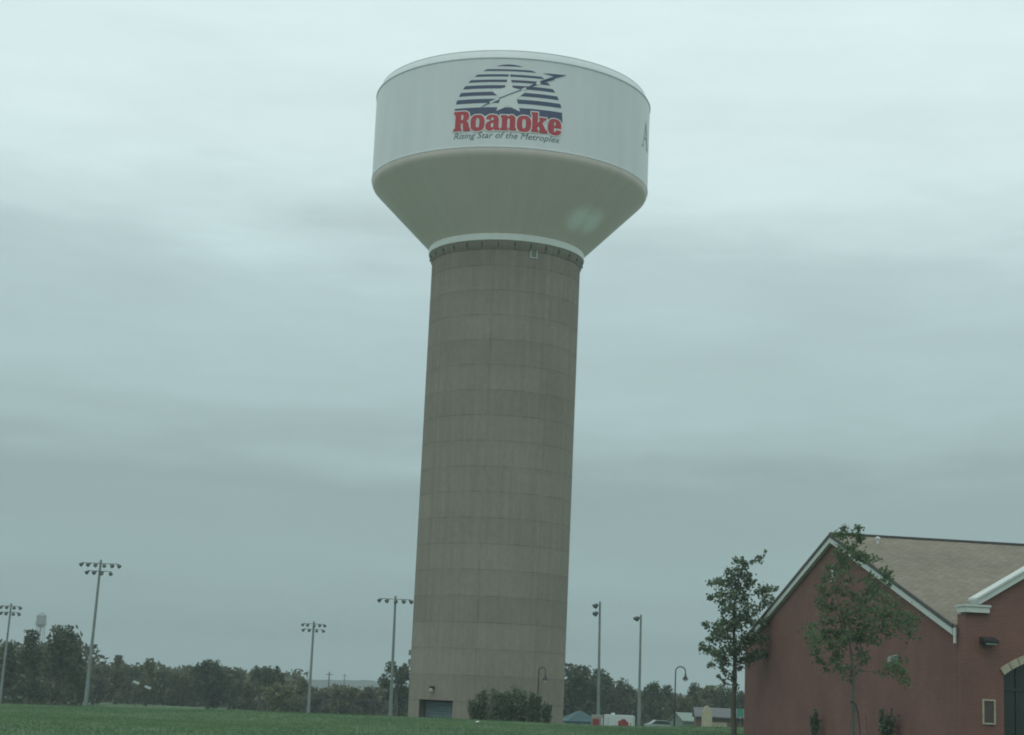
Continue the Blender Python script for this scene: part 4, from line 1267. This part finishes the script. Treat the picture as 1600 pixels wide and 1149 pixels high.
def wheel(root, x, y, r=.33):
    w_ = MB().tube([(x, y - .1, r), (x, y + .1, r)], r, 18).build('wheel', M_tyre, root)
    MB().tube([(x, y - .115, r), (x, y + .115, r)], r * .55, 12).build('rim', M_galv, w_)
def rounded_box(c, d, r, axis='y'):
    """box with the x-z outline rounded at the top corners, extruded along y"""
    x, y, z = c; w2, dy, h = d[0] / 2, d[1], d[2]
    pl = [(-w2, 0), (w2, 0)]
    for k in range(6):
        a = PI / 2 * k / 5; pl.append((w2 - r + r * math.cos(a), h - r + r * math.sin(a)))
    for k in range(6):
        a = PI / 2 + PI / 2 * k / 5; pl.append((-w2 + r + r * math.cos(a), h - r + r * math.sin(a)))
    return pl
def trailers():
    Yd = 150
    a, b = gx(945, Yd), gx(992.5, Yd)
    cx = (a + b) / 2; g = ground(cx, Yd); top = at(968, 1117.5, Yd).z
    root = thing('cargo_trailer', 'white box trailer with a red mark on its side beyond the grass', 'trailer', (cx, Yd, g), R_(-3))
    wdt = b - a; h = top - g - .45
    pl = rounded_box((0, 0, 0), (wdt, 2.0, h), .14)
    MB().prism(pl, (0, -1.0, .45), Vector((1, 0, 0)), Z, Vector((0, 1, 0)), 2.0).build('body', M_van, root, smooth=30)
    zb = at(968, 1136, Yd).z - g
    rp = [(-.12, zb - .25), (.78, zb - .25), (.76, zb + .42), (.6, zb + .5), (.5, zb + .66), (.2, zb + .68), (.12, zb + .56), (-.1, zb + .5)]
    MB().prism(rp, (0, -1.03, 0), Vector((1, 0, 0)), Z, Vector((0, 1, 0)), .03).build('side_mark', M_vred, root)
    MB().box((.95, -1.02, zb), (.12, .03, .8)).build('reflector', M_cream, root)
    MB().box((-.55, 0, top - g + .08), (.32, .35, .16)).build('roof_vent', M_van, root)
    MB().box((-.95, -1.012, .45 + h * .45), (.03, .02, h * .85)).box((wdt / 2 - .1, -1.012, .45 + h * .5), (.04, .02, h * .9)).build('seam_trim', M_galv, root)
    for sx in (-.5, .35): wheel(root, sx, -.95)
    MB().tube([(-wdt / 2, 0, .5), (-wdt / 2 - .7, 0, .45)], .05, 6).build('tow_bar', M_dark, root)
    # smaller beige trailer standing to its left
    a, b = gx(925.5, 152), gx(943.5, 152); cx = (a + b) / 2
    g = ground(cx, 152); top = at(934, 1117.5, 152).z; h = top - g - .45; wdt = b - a
    root = thing('utility_trailer', 'narrow beige box trailer with red panel left of the white one', 'trailer', (cx, 152, g), R_(-3))
    MB().prism(rounded_box((0, 0, 0), (wdt, 1.8, h), .05), (0, -.9, .45), Vector((1, 0, 0)), Z, Vector((0, 1, 0)), 1.8).build('body', M_beige, root)
    zc = at(934, 1130, 152).z - g
    MB().box((-.12, -.92, zc), (.55, .04, .72)).build('red_panel', M_vred, root)
    MB().box((wdt / 2 - .1, -.92, .45 + h * .45), (.16, .04, h * .8)).build('corner_post', M_van, root)
    for sx in (-.2, .2): wheel(root, sx, -.8, .3)
trailers()

def silver_car():
    Yd = 205; x = gx(1036, Yd); g = ground(x, Yd)
    root = thing('parked_car', 'pale silver car parked beyond the rise near the crook lamp', 'car', (x, Yd, g), R_(4))
    side = [(-2.1, .35), (2.1, .35), (2.12, .75), (1.9, .9), (1.1, .98), (.55, 1.42), (-.9, 1.46), (-1.6, 1.0), (-2.05, .92)]
    MB().prism(side, (0, -.85, 0), Vector((1, 0, 0)), Z, Vector((0, 1, 0)), 1.7).build('body', M_silver, root)
    win = [(-1.35, 1.0), (.95, 1.0), (.5, 1.37), (-.85, 1.40)]
    MB().prism(win, (0, -.87, 0), Vector((1, 0, 0)), Z, Vector((0, 1, 0)), 1.74).build('window', M_glass, root)
    for sx in (-1.3, 1.3):
        for sy in (-.78, .78): wheel(root, sx, sy, .33)
silver_car()

def gable_hut(name, label, px0, px1, ridge_y, eave_y, Yd, wallm, roofm, cat, rz, along=True, depth=4.0):
    a, b = gx(px0, Yd), gx(px1, Yd); cx = (a + b) / 2; g = ground(cx, Yd); pm = (px0 + px1) / 2
    zr = at(pm, ridge_y, Yd).z - g; ze = at(pm, eave_y, Yd).z - g; w2 = (b - a) / 2
    root = thing(name, label, cat, (cx, Yd, g - .1), rz)
    XX, YY = Vector((1, 0, 0)), Vector((0, 1, 0))
    mb = MB()
    if along:     # ridge runs across the view
        poly = [(-depth / 2, 0), (depth / 2, 0), (depth / 2, ze), (0, zr), (-depth / 2, ze)]
        mb.prism(poly, (-w2 + .15, 0, 0), YY, Z, XX, 2 * w2 - .3)
        wl_ = mb.build('wall', wallm, root)
        rm = MB()
        for s in (-1, 1):
            p = [(s * (depth / 2 + .3), ze - .3 * (zr - ze) / (depth / 2) + .02), (0, zr + .02), (0, zr + .12), (s * (depth / 2 + .3), ze - .3 * (zr - ze) / (depth / 2) + .12)]
            rm.prism(p, (-w2, 0, 0), YY, Z, XX, 2 * w2)
        rm.build('roof', roofm, root)
        MB().box((-w2 * .3, -depth / 2 - .02, ze * .55), (.7, .06, .7)).build('window', M_glass, root)
    else:
        poly = [(-w2, 0), (w2, 0), (w2, ze), (0, zr), (-w2, ze)]
        mb.prism([(x_ * .94, z_ - .05 if z_ else 0) for x_, z_ in poly], (0, -depth / 2, 0), XX, Z, YY, depth)
        mb.build('wall', wallm, root)
        rm = MB()
        for s in (-1, 1):
            rm.prism([(s * w2, ze), (0, zr), (0, zr + .1), (s * w2, ze + .1)], (0, -depth / 2 - .25, 0), XX, Z, YY, depth + .5)
        rm.build('roof', roofm, root)
        MB().box((0, -depth / 2 - .02, ze * .4), (.7, .06, ze * .75)).build('door', M_dark, root)
gable_hut('shed', 'brown shed with a grey roof behind the cream sign wall', 1084, 1168, 1107, 1119, 150, M_brown, M_greyroof, 'shed', R_(-4))
gable_hut('pavilion', 'small hut with a pale green roof right of the crook lamp', 1054, 1089, 1114, 1124, 165, M_palegreen, M_palegreen, 'hut', R_(22), True, 2.4)

def cream_sign():
    Yd = 111
    a, b = gx(1097.5, Yd), gx(1112.5, Yd); e = gx(1136, Yd)
    cx = (a + b) / 2; g = ground(cx, Yd); top = at(1105, 1101.5, Yd).z - g
    root = thing('entrance_sign', 'cream stone pillar with rounded shoulders and low wall beside it', 'entrance sign', (cx, Yd, g - .1))
    w2 = (b - a) / 2; h = top
    pl = [(-w2, 0), (w2, 0), (w2, h * .72), (w2 * 1.12, h * .74), (w2 * 1.12, h * .79), (w2 * .9, h * .80)]
    for k in range(8):
        t = PI * k / 7; pl.append((w2 * .58 * math.cos(t), h * .86 + (h * .17) * math.sin(t)))
    pl += [(-w2 * .9, h * .80), (-w2 * 1.12, h * .79), (-w2 * 1.12, h * .74), (-w2, h * .72)]
    MB().prism(pl, (0, -.25, 0), Vector((1, 0, 0)), Z, Vector((0, 1, 0)), .5).build('pillar', M_cream, root)
    L = e - b; hh = at(1120, 1131, Yd).z - g + .1
    MB().box((w2 + L / 2, .05, hh / 2), (L, .35, hh)).box((w2 + L / 2, .05, hh + .03), (L + .02, .42, .06)).build('low_wall', M_cream, root)
cream_sign()

def green_sign():
    Yd = 108; p = at(1156.5, 1114, Yd); g = ground(p.x, Yd)
    root = thing('green_sign', 'small blank green sign on a dark post at the left brick corner', 'sign', (p.x, Yd, g))
    zc = p.z - g
    pl = rounded_box((0, 0, 0), (.40, .03, .48), .06)
    MB().prism(pl, (0, -.05, zc - .24), Vector((1, 0, 0)), Z, Vector((0, 1, 0)), .03).build('panel', M_sign, root)
    for s in (-.13, .13): MB().box((s, 0, zc / 2), (.06, .06, zc + .3)).build('post', M_dark, root)
green_sign()

def litter():
    d = ray(746, 1138); y = 90.0
    for _ in range(60):
        p = Vector((0, 0, EYE)) + d * (y / d.y)
        if p.z <= ground(p.x, y) + .04: break
        y += .4
    bm = bmesh.new(); bmesh.ops.create_icosphere(bm, subdivisions=2, radius=.11)
    rr = random.Random(4)
    for v in bm.verts: v.co *= rr.uniform(.7, 1.25); v.co.z *= .6
    me = bpy.data.meshes.new('litter'); bm.to_mesh(me); bm.free(); me.materials.append(M_paper)
    o = bpy.data.objects.new('crumpled_paper', me); COL.objects.link(o); o.location = (p.x, y, ground(p.x, y) + .1)
    tag(o, 'crumpled pale paper lying on the grass before the tower shrubs', 'litter')
litter()

# ------------------------------------------------------------------ air
HAZE = 0.00052
if HAZE:
    m = bpy.data.materials.new('haze'); m.use_nodes = True
    t = m.node_tree; t.nodes.clear()
    pv = N(t, 'ShaderNodeVolumePrincipled')
    pv.inputs['Color'].default_value = (.80, .92, .93, 1)
    pv.inputs['Density'].default_value = HAZE
    pv.inputs['Anisotropy'].default_value = 0.1
    t.links.new(pv.outputs[0], N(t, 'ShaderNodeOutputMaterial').inputs['Volume'])
    o = MB().box((0, 1270, 28), (9200 * .78, 2700, 66)).build('haze', m)
    tag(o, kind='stuff')
